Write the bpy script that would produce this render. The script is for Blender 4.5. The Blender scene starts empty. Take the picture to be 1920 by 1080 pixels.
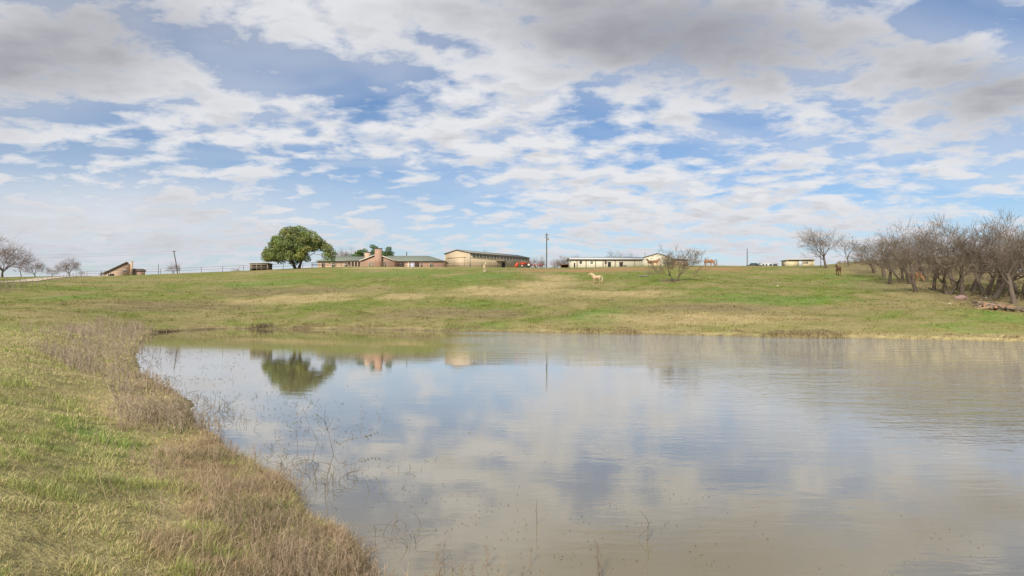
import bpy, bmesh, math, random
import numpy as np
from mathutils import Vector, Matrix

S = bpy.context.scene
COL = S.collection
R = math.radians

# ------------------------------------------------------------------ camera
F = 1200.0            # focal length in pixels of the 1920 px wide picture
CAMZ = 2.6            # eye above the pond surface (z = 0)
HY = 562.0            # picture row of the true horizon
cam_d = bpy.data.cameras.new('camera')
cam = bpy.data.objects.new('camera', cam_d); COL.objects.link(cam)
cam.location = (0, 0, CAMZ); cam.rotation_euler = (R(90), 0, 0)
cam_d.sensor_width = 36; cam_d.lens = 36 * F / 1920
cam_d.shift_y = (HY - 540) / 1920
cam_d.clip_start = 0.05; cam_d.clip_end = 9000
S.camera = cam
S.render.engine = 'CYCLES'; S.cycles.max_bounces = 5; S.cycles.diffuse_bounces = 2; S.cycles.glossy_bounces = 3; S.cycles.transmission_bounces = 3
S.render.resolution_x, S.render.resolution_y = 1024, 576

# ------------------------------------------------------------------ sky
SUN_DIR = Vector((-0.32, -0.82, 0.62)).normalized()
world = bpy.data.worlds.new('World'); S.world = world; world.use_nodes = True
wt = world.node_tree; wt.nodes.clear()


class NT:
    """small helper to write node maths as expressions"""
    def __init__(s, tree): s.t = tree
    def new(s, typ, **kw):
        n = s.t.nodes.new(typ)
        for k, v in kw.items(): setattr(n, k, v)
        return n
    def put(s, sock, v):
        if isinstance(v, bpy.types.NodeSocket): s.t.links.new(v, sock)
        else: sock.default_value = v
    def m(s, op, a, b=None, c=None, clamp=False):
        n = s.new('ShaderNodeMath', operation=op, use_clamp=clamp)
        s.put(n.inputs[0], a)
        if b is not None: s.put(n.inputs[1], b)
        if c is not None: s.put(n.inputs[2], c)
        return n.outputs[0]
    def add(s, a, b): return s.m('ADD', a, b)
    def sub(s, a, b): return s.m('SUBTRACT', a, b)
    def mul(s, a, b): return s.m('MULTIPLY', a, b)
    def step(s, x, lo, hi):
        n = s.new('ShaderNodeMapRange', interpolation_type='SMOOTHSTEP')
        s.put(n.inputs[0], x); n.inputs[1].default_value = lo; n.inputs[2].default_value = hi
        return n.outputs[0]
    def xyz(s, x, y, z):
        n = s.new('ShaderNodeCombineXYZ')
        for i, v in enumerate((x, y, z)): s.put(n.inputs[i], v)
        return n.outputs[0]
    def noise(s, vec, scale, detail=4, rough=.55, dist=0.0):
        n = s.new('ShaderNodeTexNoise')
        if vec is not None: s.put(n.inputs['Vector'], vec)
        n.inputs['Scale'].default_value = scale; n.inputs['Detail'].default_value = detail
        n.inputs['Roughness'].default_value = rough; n.inputs['Distortion'].default_value = dist
        return n.outputs[0]
    def mix(s, f, a, b, blend='MIX'):
        n = s.new('ShaderNodeMix', data_type='RGBA', blend_type=blend)
        s.put(n.inputs[0], f)
        for i, v in ((6, a), (7, b)):
            if isinstance(v, (tuple, list)): v = tuple(v) + ((1,) if len(v) == 3 else ())
            s.put(n.inputs[i], v)
        return n.outputs[2]


w = NT(wt)
tc = w.new('ShaderNodeTexCoord')
sep = w.new('ShaderNodeSeparateXYZ'); wt.links.new(tc.outputs['Generated'], sep.inputs[0])
dx, dy, dz = sep.outputs
nish = w.new('ShaderNodeTexSky', sky_type='NISHITA', sun_disc=False)
nish.sun_elevation = math.asin(SUN_DIR.z)
nish.sun_rotation = math.atan2(SUN_DIR.x, SUN_DIR.y)
nish.air_density = 1.0; nish.dust_density = 0.6; nish.ozone_density = 2.0
up = w.m('MAXIMUM', dz, 0.0)
inv = w.m('DIVIDE', 1.0, w.add(up, 0.19))
cpx, cpy = w.mul(dx, inv), w.mul(dy, inv)           # the flat cloud deck seen in perspective
deck = w.xyz(cpx, cpy, 0.0)
deck_w = w.xyz(w.mul(cpx, 0.8), cpy, 3.7)
front = w.m('GREATER_THAN', dy, 0.05)
idy = w.m('DIVIDE', 1.0, w.m('MAXIMUM', dy, 0.05))
su, sv = w.mul(dx, idy), w.mul(dz, idy)


def blob(px, py, rx, ry, rot=0.0):
    u0, v0 = (px - 960) / F, (HY - py) / F
    a, b = w.sub(su, u0), w.sub(sv, v0)
    c, s_ = math.cos(R(rot)), math.sin(R(rot))
    p = w.add(w.mul(a, c * F / rx), w.mul(b, s_ * F / rx))
    q = w.add(w.mul(a, -s_ * F / ry), w.mul(b, c * F / ry))
    r2 = w.add(w.mul(p, p), w.mul(q, q))
    return w.mul(w.m('EXPONENT', w.mul(r2, -1.0)), front)


def total(items):
    acc = None
    for wgt, args in items:
        t = w.mul(blob(*args), wgt)
        acc = t if acc is None else w.add(acc, t)
    return acc


# large cloud masses (+) and clear gaps (-)
mass = [blob(1270, 58, 440, 120, -5), blob(60, 95, 300, 135, 10), blob(1850, 168, 210, 90, 0), blob(130, 420, 560, 100, 0), blob(1470, 440, 700, 65, 0)]


def weigh(ws):
    acc = None
    for k, m_ in zip(ws, mass):
        if k: acc = w.mul(m_, k) if acc is None else w.m('MULTIPLY_ADD', m_, k, acc)
    return acc


shape = w.add(weigh((.30, .26, .22, .20, .14)), total([
    (0.20, (640, 5, 280, 70, 0)), (0.16, (930, 130, 190, 80, 20)), (0.12, (900, 260, 700, 70, -3)), (0.16, (1330, 385, 330, 60, 0)),
    (-0.26, (400, 85, 280, 50, -18)), (-0.20, (690, 140, 130, 50, 0)), (-0.18, (800, 375, 200, 60, -12)),
    (-0.20, (1400, 262, 190, 30, -4)), (-0.30, (1830, 20, 190, 50, 8)), (-0.12, (90, 205, 200, 30, 0)),
]))
grey_b = weigh((.98, .76, .55, .34, .24))
haze_b = weigh((.95, .85, .70, 1.0, .45))
n_big = w.noise(deck, 0.6, 1, 0.5)
n_mid = w.noise(deck_w, 2.2, 3, 0.55, 0.4)
n_puf = w.noise(deck_w, 7.6, 6, 0.58, 0.2)
cov = w.add(w.add(w.mul(n_big, 0.35), w.mul(n_mid, 0.55)), w.mul(w.sub(n_puf, 0.5), 1.5))
cov = w.add(w.add(cov, shape), 0.055)
mask = w.step(cov, 0.32, 0.74)
mask = w.m('MAXIMUM', mask, w.m('MINIMUM', w.mul(haze_b, w.m('MULTIPLY_ADD', n_mid, .6, .65)), 1.0))
mask = w.m('MAXIMUM', mask, w.mul(w.step(n_mid, 0.25, 0.70), 0.42))
low = w.step(dz, 0.15, 0.0)
mask = w.m('MAXIMUM', mask, w.mul(low, 0.70))
thick = w.step(w.add(w.add(w.mul(w.sub(n_mid, .5), 0.9), w.mul(w.sub(n_puf, .5), 0.7)), grey_b), 0.0, 1.1)
# undersides: the deck is thicker where its noise a little further along is higher
n_off = w.noise(w.xyz(w.add(w.mul(cpx, 0.8), .02), w.add(cpy, -.09), 3.7), 7.6, 3, 0.55, 0.2)
relief = w.step(w.sub(n_puf, n_off), -.13, .13)
shade = w.m('MAXIMUM', thick, w.mul(w.mul(w.sub(1.0, relief), w.step(cov, .45, .85)), .42))
CW, CG = (4.15, 4.2, 4.36), (1.75, 1.78, 2.0)
cloud = w.mix(shade, CW, CG)
cloud = w.mix(w.mul(low, 0.5), cloud, (2.85, 3.05, 3.45))
blue = w.mix(1.0, nish.outputs[0], (0.41, 0.49, 0.58), 'MULTIPLY')
skyc = w.mix(mask, blue, cloud)
bg = w.new('ShaderNodeBackground'); bg.inputs[1].default_value = 0.1
wt.links.new(skyc, bg.inputs[0])
wo = w.new('ShaderNodeOutputWorld'); wt.links.new(bg.outputs[0], wo.inputs[0])

# ------------------------------------------------------------------ sun and exposure
sun_d = bpy.data.lights.new('sun', 'SUN'); sun_d.energy = 3.0; sun_d.angle = R(9); sun_d.color = (1.0, 0.93, 0.82)
sun = bpy.data.objects.new('sun', sun_d); COL.objects.link(sun)
sun.rotation_euler = (-SUN_DIR).to_track_quat('-Z', 'Y').to_euler(); sun.location = (-40, -60, 80)
S.view_settings.view_transform = 'Standard'; S.view_settings.look = 'None'
S.view_settings.gamma = 1.0; S.view_settings.use_curve_mapping = False
S.view_settings.exposure = 0.95

# ------------------------------------------------------------------ helpers
rng = np.random.default_rng(11)
_tab = np.random.default_rng(3).random((256, 256))


def vnoise(x, y):
    xi, yi = np.floor(x).astype(int), np.floor(y).astype(int)
    fx, fy = x - xi, y - yi
    fx, fy = fx * fx * (3 - 2 * fx), fy * fy * (3 - 2 * fy)
    g = lambda i, j: _tab[(xi + i) & 255, (yi + j) & 255]
    return (g(0, 0) * (1 - fx) + g(1, 0) * fx) * (1 - fy) + (g(0, 1) * (1 - fx) + g(1, 1) * fx) * fy


def fbm(x, y, scale, oct=4, off=0.0):
    x, y = np.asarray(x, float) / scale + off, np.asarray(y, float) / scale + off * 1.7
    a, s, t = 1.0, 0.0, 0.0
    for _ in range(oct):
        s += a * vnoise(x, y); t += a; a *= .5; x = x * 2.03 + 17.1; y = y * 2.03 + 5.3
    return s / t


def sstep(x, lo, hi):
    t = np.clip((np.asarray(x, float) - lo) / (hi - lo), 0, 1); return t * t * (3 - 2 * t)


def mesh_np(name, V, faces):
    """faces: list of int arrays (n,3) / (n,4)"""
    me = bpy.data.meshes.new(name)
    V = np.ascontiguousarray(V, dtype=np.float32)
    me.vertices.add(len(V)); me.vertices.foreach_set('co', V.ravel())
    loops = np.concatenate([f.ravel() for f in faces]).astype(np.int32)
    sizes = np.concatenate([np.full(len(f), f.shape[1]) for f in faces])
    starts = np.concatenate([[0], np.cumsum(sizes)[:-1]]).astype(np.int32)
    me.loops.add(len(loops)); me.loops.foreach_set('vertex_index', loops)
    me.polygons.add(len(sizes)); me.polygons.foreach_set('loop_start', starts)
    me.update(calc_edges=True)
    return me


def set_col(me, colors):
    at = me.color_attributes.new('Col', 'FLOAT_COLOR', 'POINT')
    c = np.ones((len(colors), 4), np.float32); c[:, :3] = colors
    at.data.foreach_set('color', c.ravel())


def smooth(me):
    me.polygons.foreach_set('use_smooth', np.ones(len(me.polygons), bool))


def link(name, me, mat=None, parent=None):
    o = bpy.data.objects.new(name, me); COL.objects.link(o)
    if mat and me is not None and not me.materials: me.materials.append(mat)
    if parent: o.parent = parent
    return o


def tag(o, label=None, cat=None, group=None, kind=None):
    if label: o['label'] = label
    if cat: o['category'] = cat
    if group: o['group'] = group
    if kind: o['kind'] = kind
    return o


def empty(name, loc, rz=0.0, label=None, cat=None, group=None, scale=1.0):
    o = bpy.data.objects.new(name, None); COL.objects.link(o)
    o.location = loc; o.rotation_euler = (0, 0, rz); o.scale = (scale,) * 3 if not isinstance(scale, tuple) else scale
    o.empty_display_size = .3
    return tag(o, label, cat, group)


def copy_tree(o, parent=None):
    c = o.copy(); COL.objects.link(c); c.parent = parent
    for ch in list(o.children): copy_tree(ch, c)
    return c


class MB:
    """collects boxes, prisms, tubes into one mesh"""
    def __init__(s): s.v = []; s.q = []; s.t = []; s.n = 0
    def add(s, V, q=None, t=None):
        V = np.asarray(V, float).reshape(-1, 3); s.v.append(V)
        if q is not None and len(q): s.q.append(np.asarray(q, int).reshape(-1, 4) + s.n)
        if t is not None and len(t): s.t.append(np.asarray(t, int).reshape(-1, 3) + s.n)
        s.n += len(V); return s
    def box(s, x0, x1, y0, y1, z0, z1, M=None):
        V = np.array([(x, y, z) for z in (z0, z1) for x, y in ((x0, y0), (x1, y0), (x1, y1), (x0, y1))], float)
        if M is not None: V = np.array([M @ Vector(p) for p in V])
        return s.add(V, [(3, 2, 1, 0), (4, 5, 6, 7), (0, 1, 5, 4), (1, 2, 6, 5), (2, 3, 7, 6), (3, 0, 4, 7)])
    def hexa(s, bottom, top):
        return s.add(list(bottom) + list(top), [(3, 2, 1, 0), (4, 5, 6, 7), (0, 1, 5, 4), (1, 2, 6, 5), (2, 3, 7, 6), (3, 0, 4, 7)])
    def tube(s, pts, rad, k=8, cap=True):
        P = np.asarray(pts, float); n = len(P); rad = np.broadcast_to(np.asarray(rad, float), (n,))
        V, q = tubes(P[None], rad[None], k); s.add(V, q)
        if cap:
            for i, fl in ((0, True), (n - 1, False)):
                base = V[i * k:(i + 1) * k]
                C = np.vstack([base, P[i]]); idx = [(j, (j + 1) % k, k) for j in range(k)]
                if fl: idx = [(b, a, c) for a, b, c in idx]
                s.add(C, None, idx)
        return s
    def lathe(s, c, axis, prof, k=16):
        """prof: (offset along axis, radius)"""
        a = Vector(axis).normalized(); c = Vector(c)
        return s.tube([c + a * o for o, _ in prof], [max(r, 1e-3) for _, r in prof], k)
    def build(s, name, mat=None, parent=None, sm=False):
        f = ([np.vstack(s.q)] if s.q else []) + ([np.vstack(s.t)] if s.t else [])
        me = mesh_np(name, np.vstack(s.v), f)
        if sm: smooth(me)
        return link(name, me, mat, parent)


def tubes(P, Rd, k):
    """P (m,n,3) polylines, Rd (m,n) radii -> verts, quads"""
    m, n, _ = P.shape
    T = np.gradient(P, axis=1) if n > 2 else np.repeat(P[:, 1:] - P[:, :1], 2, 1)
    T /= np.linalg.norm(T, axis=2, keepdims=True) + 1e-9
    mean = T.mean(1); ref = np.where((np.abs(mean[:, 2]) < .8)[:, None], [0, 0, 1.], [1., 0, 0])[:, None, :]
    A = np.cross(T, np.broadcast_to(ref, T.shape)); A /= np.linalg.norm(A, axis=2, keepdims=True) + 1e-9
    B = np.cross(T, A)
    th = np.arange(k) * 2 * np.pi / k
    V = P[:, :, None] + Rd[:, :, None, None] * (np.cos(th)[None, None, :, None] * A[:, :, None] + np.sin(th)[None, None, :, None] * B[:, :, None])
    i = np.arange(m * n).reshape(m, n)[:, :-1]; j = np.arange(k); j2 = (j + 1) % k
    a = i[:, :, None] * k + j; b = i[:, :, None] * k + j2
    q = np.stack([a, a + k, b + k, b], -1).reshape(-1, 4)
    return V.reshape(-1, 3), q


# ------------------------------------------------------------------ materials
MATS = {}


def mat(name, col, rough=.85, var=.25, scale=3.0, metal=0.0, bump=0.0, bscale=20.0, attr=False, spec=.3, col2=None, trans=0.0):
    if name in MATS: return MATS[name]
    ma = bpy.data.materials.new(name); ma.use_nodes = True
    t = ma.node_tree; g = NT(t); bs = t.nodes['Principled BSDF']
    bs.inputs['Roughness'].default_value = rough; bs.inputs['Metallic'].default_value = metal
    bs.inputs['Specular IOR Level'].default_value = spec
    tcn = g.new('ShaderNodeTexCoord'); vec = tcn.outputs['Object']
    nz = g.noise(vec, scale, 5, .6)
    if attr:
        at = g.new('ShaderNodeAttribute', attribute_name='Col'); base = at.outputs['Color']
    else:
        base = tuple(col) + (1,)
    if col2 is not None:
        base = g.mix(g.step(nz, .4, .62), base, tuple(col2) + (1,))
    k = g.m('MULTIPLY_ADD', g.sub(nz, .5), 2 * var, 1.0)
    kk = g.new('ShaderNodeCombineColor')
    for i in range(3): t.links.new(k, kk.inputs[i])
    out = g.mix(1.0, base, kk.outputs[0], 'MULTIPLY')
    t.links.new(out, bs.inputs['Base Color'])
    if bump:
        bn = g.new('ShaderNodeBump'); bn.inputs['Strength'].default_value = bump; bn.inputs['Distance'].default_value = .03
        t.links.new(g.noise(vec, bscale, 4, .6), bn.inputs['Height']); t.links.new(bn.outputs[0], bs.inputs['Normal'])
    if trans:
        tr = g.new('ShaderNodeBsdfTranslucent'); t.links.new(out, tr.inputs[0])
        mx = g.new('ShaderNodeMixShader'); mx.inputs[0].default_value = trans
        t.links.new(bs.outputs[0], mx.inputs[1]); t.links.new(tr.outputs[0], mx.inputs[2])
        t.links.new(mx.outputs[0], t.nodes['Material Output'].inputs[0])
    MATS[name] = ma
    return ma


# ------------------------------------------------------------------ terrain
def at(px, py, Y): return ((px - 960) / F * Y, Y, CAMZ + (HY - py) / F * Y)


def shore_pt(px, py):
    Y = F * CAMZ / (py - HY); return ((px - 960) / F * Y, Y)


shore_px = [(279, 625), (354, 619.5), (437, 616), (510, 617), (640, 618), (750, 619), (830, 620.7), (950, 623), (1064, 624.6),
            (1195, 626.4), (1300, 629), (1494, 633), (1657, 635), (1920, 641), (2050, 645)]
shore = [shore_pt(*p) for p in shore_px]
shore += [(48, 36), (58, 30), (62, 20), (56, 10), (40, 4.6), (24, 3.4), (10, 3.1), (3, 3.5), (0.4, 4.1), (-0.7, 5.0)]
shore += [shore_pt(*p) for p in [(706, 1080), (690, 1030), (676, 1004), (630, 985), (618, 955), (572, 925), (530, 898), (455, 860), (430, 842),
                                 (415, 824), (370, 795), (358, 768), (330, 735), (272, 712), (256, 685), (252, 666), (260, 646)]]
shore = np.array(shore)


def chaikin(P, n):
    for _ in range(n):
        Q = np.roll(P, -1, 0); P = np.stack([.75 * P + .25 * Q, .25 * P + .75 * Q], 1).reshape(-1, 2)
    return P


shore = chaikin(shore, 1)


def shore_dist(x, y):
    """signed distance to the waterline, positive on land"""
    x = np.asarray(x, float).ravel(); y = np.asarray(y, float).ravel()
    d = np.full(x.shape, 1e9); ins = np.zeros(x.shape, bool)
    for (ax, ay), (bx, by) in zip(shore, np.roll(shore, -1, 0)):
        ex, ey = bx - ax, by - ay
        t = np.clip(((x - ax) * ex + (y - ay) * ey) / (ex * ex + ey * ey), 0, 1)
        d = np.minimum(d, (x - ax - t * ex) ** 2 + (y - ay - t * ey) ** 2)
        c = (ay > y) != (by > y)
        ins ^= c & (x < ex * (y - ay) / (ey if ey else 1e-9) + ax)
    return np.where(ins, -1, 1) * np.sqrt(d)


cols = {   # picture column: (row, distance) pairs down to the crest
    -500: [(640, 30), (585, 58), (556, 85), (536, 115), (523, 160)],
    0: [(1080, 4.2), (800, 9.0), (690, 16), (628, 30), (592, 52), (568, 68), (548, 88), (536, 102), (527, 125), (521, 160)],
    190: [(630, 33), (600, 54), (572, 70), (545, 96), (527, 125), (518.5, 150), (518, 190)],
    330: [(600, 60), (575, 74), (545, 98), (522, 130), (513.5, 146)],
    500: [(598, 62), (575, 74), (545, 95), (519, 130), (507, 148)],
    640: [(598, 62), (575, 74), (545, 93), (515, 128), (500.5, 150)],
    850: [(600, 60), (575, 72), (545, 90), (520, 120), (501, 150)],
    960: [(602, 57), (575, 69), (545, 88), (522, 112), (504, 145), (502, 165)],
    1080: [(603, 56), (575, 67), (545, 86), (522, 112), (505, 150), (503, 180)],
    1210: [(606, 54), (575, 66), (545, 84), (525, 104), (504, 145), (499.5, 185)],
    1350: [(608, 52), (575, 65), (545, 84), (522, 112), (502, 148), (498.5, 165)],
    1490: [(610, 50), (580, 62), (550, 80), (522, 112), (504, 130), (500.5, 150)],
    1572: [(612, 49), (585, 59), (555, 76), (530, 98), (515, 120), (502, 135), (497, 165), (495, 190)],
    1690: [(615, 48), (590, 56), (565, 66), (548, 78), (527, 98), (508, 125), (490, 180), (484, 200)],
    1800: [(615, 47), (590, 55), (570, 63), (553, 74), (530, 98), (508, 130), (486, 180), (480, 200)],
    1920: [(620, 46), (598, 52), (580, 59), (562, 70), (530, 98), (508, 130), (484, 180), (478, 200)],
    2400: [(620, 42), (590, 52), (565, 66), (530, 98), (508, 130), (480, 200)],
}
ctl = [at(px, py, Y) for px, L in cols.items() for py, Y in L]
ctl += [(x, y, 0.02) for x, y in shore[::3]]
ctl += [(-2.2, 3.5, .75), (-5, 6, .85), (-8, 3, 1.0), (0, 0, .95), (5, 0, 1.0), (0, -6, .9), (-10, 12, .8), (-14, 18, .85), (-20, 24, .95), (-30, 10, 1.6),
        (20, -2, 1.0), (40, -1, 1.2), (-40, -20, 2.5), (40, -25, .3), (80, 20, 3), (75, 0, 1.6), (-60, 15, 2.6)]
# pads behind the crest
for px, Y, z in [(600, 176, 10.6), (700, 176, 10.6), (830, 176, 10.8), (700, 200, 10.6), (860, 190, 12.0), (960, 205, 12.1), (900, 215, 12.0), (500, 175, 9.9),
                 (330, 175, 9.0), (240, 222, 10.4), (0, 220, 9.0), (-500, 230, 8), (1140, 200, 11.8), (1240, 205, 12.2), (1350, 190, 11.7), (1350, 215, 12), (1500, 195, 12.0),
                 (500, 290, 10), (960, 290, 12), (1400, 290, 12.5), (1800, 290, 20), (100, 290, 9.5), (2400, 290, 21), (-600, 320, 8)]:
    ctl.append(((px - 960) / F * Y, Y, z))
ctl = np.array(ctl)


def tps_fit(P, z, lam):
    d = np.linalg.norm(P[:, None] - P[None], axis=2); K = d * d * np.log(d + 1e-9)
    n = len(P); A = np.zeros((n + 3, n + 3)); A[:n, :n] = K + lam * np.eye(n)
    A[:n, n] = 1; A[:n, n + 1:] = P; A[n, :n] = 1; A[n + 1:, :n] = P.T
    return np.linalg.solve(A, np.concatenate([z, [0, 0, 0]]))


CS = 50.0
tw = tps_fit(ctl[:, :2] / CS, ctl[:, 2], 2e-4)


def tps(x, y):
    out = np.zeros(len(x)); P = ctl[:, :2] / CS; X = x / CS; Yv = y / CS
    for i in range(len(P)):
        d2 = (X - P[i, 0]) ** 2 + (Yv - P[i, 1]) ** 2
        out += tw[i] * .5 * d2 * np.log(d2 + 1e-12)
    return out + tw[-3] + tw[-2] * X + tw[-1] * Yv


def geo(a, b, n): return a * (b / a) ** (np.arange(1, n + 1) / n)


gx = np.concatenate([-geo(230, 4000, 14)[::-1], np.arange(-230, -40, 1.6), np.arange(-40, -12, .45), np.arange(-12, 6, .14),
                     np.arange(6, 60, .6), np.arange(60, 230, 1.8), [230], geo(230, 4000, 14)])
gy = np.concatenate([-geo(20, 4000, 12)[::-1], np.arange(-20, 2, 1.0), np.arange(2, 16, .12), np.arange(16, 70, .38),
                     np.arange(70, 240, 1.0), np.arange(240, 300, 3), geo(300, 6000, 18)])
GX, GY = np.meshgrid(gx, gy)
fx_, fy_ = GX.ravel(), GY.ravel()
cx_, cy_ = np.clip(fx_, -230, 230), np.clip(fy_, -25, 300)
zt = tps(cx_, cy_)
out_ = np.hypot(fx_ - cx_, fy_ - cy_)
zt = np.clip(zt, -1, 24); zt = zt + (3.0 - zt) * sstep(out_, 0, 600)
sd = shore_dist(fx_, fy_)
rel = (fbm(fx_, fy_, 7.0, 4) - .5) * .95 * sstep(sd, 1, 14) * sstep(fy_, 30, 60) * sstep(-fy_, -140, -95) + (fbm(fx_, fy_, .8, 3, 4.4) - .5) * .12 * sstep(sd, 0, 1.2)
rel *= sstep(-out_, -50, 0)
lip = .05 + .16 * (1 - np.exp(-np.maximum(sd, 0) / .35)) * np.exp(-np.maximum(sd, 0) / 6)
zl = np.maximum(zt, 0.0) * sstep(sd, 0, 3.5) + lip + rel
edge = sd + (fbm(fx_, fy_, 1.1, 3, 9.0) - .5) * .5 * sstep(-fy_, -60, -5) + (fbm(fx_, fy_, 3.5, 3, 2.0) - .5) * .9
zp = -np.minimum(.06 + .22 * np.maximum(-edge, 0), 1.6)
bl = sstep(edge, -.12, .1)
GZ = (zl * bl + zp * (1 - bl)).reshape(GX.shape)
SD = sd.reshape(GX.shape)


def gz(x, y, G=None):
    G = GZ if G is None else G
    x = np.asarray(x, float); y = np.asarray(y, float)
    i = np.clip(np.searchsorted(gx, x) - 1, 0, len(gx) - 2); j = np.clip(np.searchsorted(gy, y) - 1, 0, len(gy) - 2)
    tx = (x - gx[i]) / (gx[i + 1] - gx[i]); ty = (y - gy[j]) / (gy[j + 1] - gy[j])
    return (G[j, i] * (1 - tx) + G[j, i + 1] * tx) * (1 - ty) + (G[j + 1, i] * (1 - tx) + G[j + 1, i + 1] * tx) * ty


def hit(px, py, far=260):
    """where the ray of a pixel meets the ground"""
    Y = np.concatenate([np.arange(3, 60, .1), np.arange(60, far, .25)])
    X = (px - 960) / F * Y; Z = CAMZ + (HY - py) / F * Y
    k = np.nonzero(gz(X, Y) > Z)[0]
    i = k[0] if len(k) else len(Y) - 1
    return np.array([X[i], Y[i], gz(X[i], Y[i])])


def on(px, Y, dz=0.0):
    x = (px - 960) / F * Y; return (x, Y, float(gz(x, Y)) + dz)


# ground colours (albedo), patches of dry grass, bare earth and fresh green
G_GREEN, G_LUSH, G_STRAW, G_BROWN, G_DIRT = [np.array(c) for c in
    ((.165, .180, .043), (.125, .200, .038), (.390, .305, .150), (.205, .158, .085), (.330, .190, .090))]
PATCH = []
for kind, px, py, rx, ry in [
    ('straw', 960, 546, 130, 9), ('straw', 1045, 522, 40, 9), ('straw', 900, 543, 60, 5), ('brown', 1890, 580, 60, 12), ('brown', 1800, 560, 70, 8), ('straw', 1160, 549, 110, 5), ('straw', 1010, 534, 70, 7), ('straw', 760, 553, 60, 4), ('straw', 1330, 600, 200, 12), ('straw', 560, 560, 140, 9),
    ('brown', 330, 575, 150, 14), ('brown', 820, 585, 120, 10), ('brown', 1260, 527, 26, 4), ('brown', 520, 548, 160, 7), ('brown', 1330, 577, 160, 9), ('brown', 930, 592, 60, 8),
    ('dirt', 1090, 507.5, 60, 2.8), ('dirt', 1180, 504.5, 90, 2.6), ('dirt', 1340, 503, 60, 2.6), ('dirt', 1010, 507.5, 40, 2.2), ('straw', 740, 502.5, 130, 1.6),
    ('lush', 1640, 535, 60, 11), ('lush', 1060, 517, 28, 5), ('lush', 1120, 592, 60, 14), ('lush', 900, 519, 60, 6), ('lush', 130, 558, 50, 5), ('lush', 500, 533, 120, 7),
    ('lush', 1450, 562, 160, 12), ('lush', 760, 512, 100, 5), ('brown', 1800, 545, 120, 24), ('brown', 1860, 572, 60, 10), ('brown', 1640, 503, 90, 9), ('brown', 1720, 515, 90, 16), ('brown', 1850, 520, 150, 28), ('brown', 1760, 537, 60, 12), ('brown', 1900, 558, 110, 16), ('brown', 1780, 500, 170, 18)]:
    c = hit(px, py); a = hit(px, py - ry); b = hit(px, py + ry)
    PATCH.append((kind, c[0], c[1], rx / F * c[1], max(.5 * abs(a[1] - b[1]), .6)))


def ground_col(x, y, d):
    x = np.asarray(x, float); y = np.asarray(y, float)
    n1 = fbm(x, y, 9, 4, 1.3); n2 = fbm(x, y, 2.2, 4, 7.7); n3 = fbm(x, y, .5, 3, 3.1); n4 = fbm(x * .35, y, 5, 4, 8.8)
    far = sstep(y, 35, 60)
    green = sstep(n1 * .45 + n2 * .35 + n4 * .2, .36, .60)
    c = G_STRAW[None] * .72 + (G_GREEN - G_STRAW * .72)[None] * (green * (.38 + .57 * far) + .06 + .16 * far)[:, None]
    lushm = sstep(n2 * .6 + n1 * .4, .57, .70) * .75
    c = c + (G_LUSH - c) * lushm[:, None]
    wts = {k: np.zeros(len(x)) for k in ('straw', 'brown', 'dirt', 'lush')}
    for kind, X, Y, rx, ry in PATCH:
        g = np.exp(-(((x - X) / rx) ** 2 + ((y - Y) / ry) ** 2))
        wts[kind] = np.maximum(wts[kind], g)
    for k, cc, amt in (('lush', G_LUSH, .75), ('brown', G_BROWN, .8), ('straw', G_STRAW, .9), ('dirt', G_DIRT, .95)):
        mm = sstep(wts[k] + (n2 - .5) * .9 + (n4 - .5) * .5, .18, .74) * amt
        c = c + (cc - c) * mm[:, None]
    # dry bank along the water
    strip = sstep(-d - (n2 - .5) * 2.0, -1.3, -.2) * far * .6 + sstep(-d - (n2 - .5) * 3.5, -2.4, -.6) * (1 - far) * .8
    c = c + (G_STRAW * .95 - c) * strip[:, None]
    mud = sstep(-d - (n3 - .5) * .6 * far + (n1 - .5) * .8 * far, -.24 - .45 * far, -.02)
    c = c + (np.array((.10, .08, .05)) - c) * mud[:, None] * .8
    return c * ((.80 + .4 * n3) * (1.35 - .35 * far))[:, None]


nx, ny = len(gx), len(gy)
ii = np.arange(nx * ny).reshape(ny, nx)
quads = np.stack([ii[:-1, :-1], ii[:-1, 1:], ii[1:, 1:], ii[1:, :-1]], -1).reshape(-1, 4)
g_me = mesh_np('ground', np.stack([fx_, fy_, GZ.ravel()], 1), [quads]); smooth(g_me)
set_col(g_me, ground_col(fx_, fy_, sd))

gm = bpy.data.materials.new('pasture'); gm.use_nodes = True
g = NT(gm.node_tree); bs = gm.node_tree.nodes['Principled BSDF']; bs.inputs['Roughness'].default_value = .95; bs.inputs['Specular IOR Level'].default_value = .1
geo_n = g.new('ShaderNodeNewGeometry'); pos = geo_n.outputs['Position']
att = g.new('ShaderNodeAttribute', attribute_name='Col')
f1 = g.noise(pos, 2.6, 6, .72); f2 = g.noise(pos, 9.0, 4, .7); f3 = g.noise(pos, .7, 5, .65)
colr = g.mix(g.step(f3, .42, .68), att.outputs['Color'], (.245, .215, .092))
kf = g.m('MULTIPLY_ADD', g.sub(g.add(g.mul(f1, .6), g.mul(f2, .4)), .5), 2.2, 1.0)
cc = g.new('ShaderNodeCombineColor')
for i in range(3): gm.node_tree.links.new(kf, cc.inputs[i])
colr = g.mix(.55, att.outputs['Color'], colr)
gm.node_tree.links.new(g.mix(1.0, colr, cc.outputs[0], 'MULTIPLY'), bs.inputs['Base Color'])
bn = g.new('ShaderNodeBump'); bn.inputs['Strength'].default_value = .9; bn.inputs['Distance'].default_value = .12
gm.node_tree.links.new(g.add(g.mul(f1, .7), g.mul(f2, .4)), bn.inputs['Height']); gm.node_tree.links.new(bn.outputs[0], bs.inputs['Normal'])
tag(link('ground', g_me, gm), 'rolling pasture of mixed green and straw-coloured grass', 'pasture', kind='structure')

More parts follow.
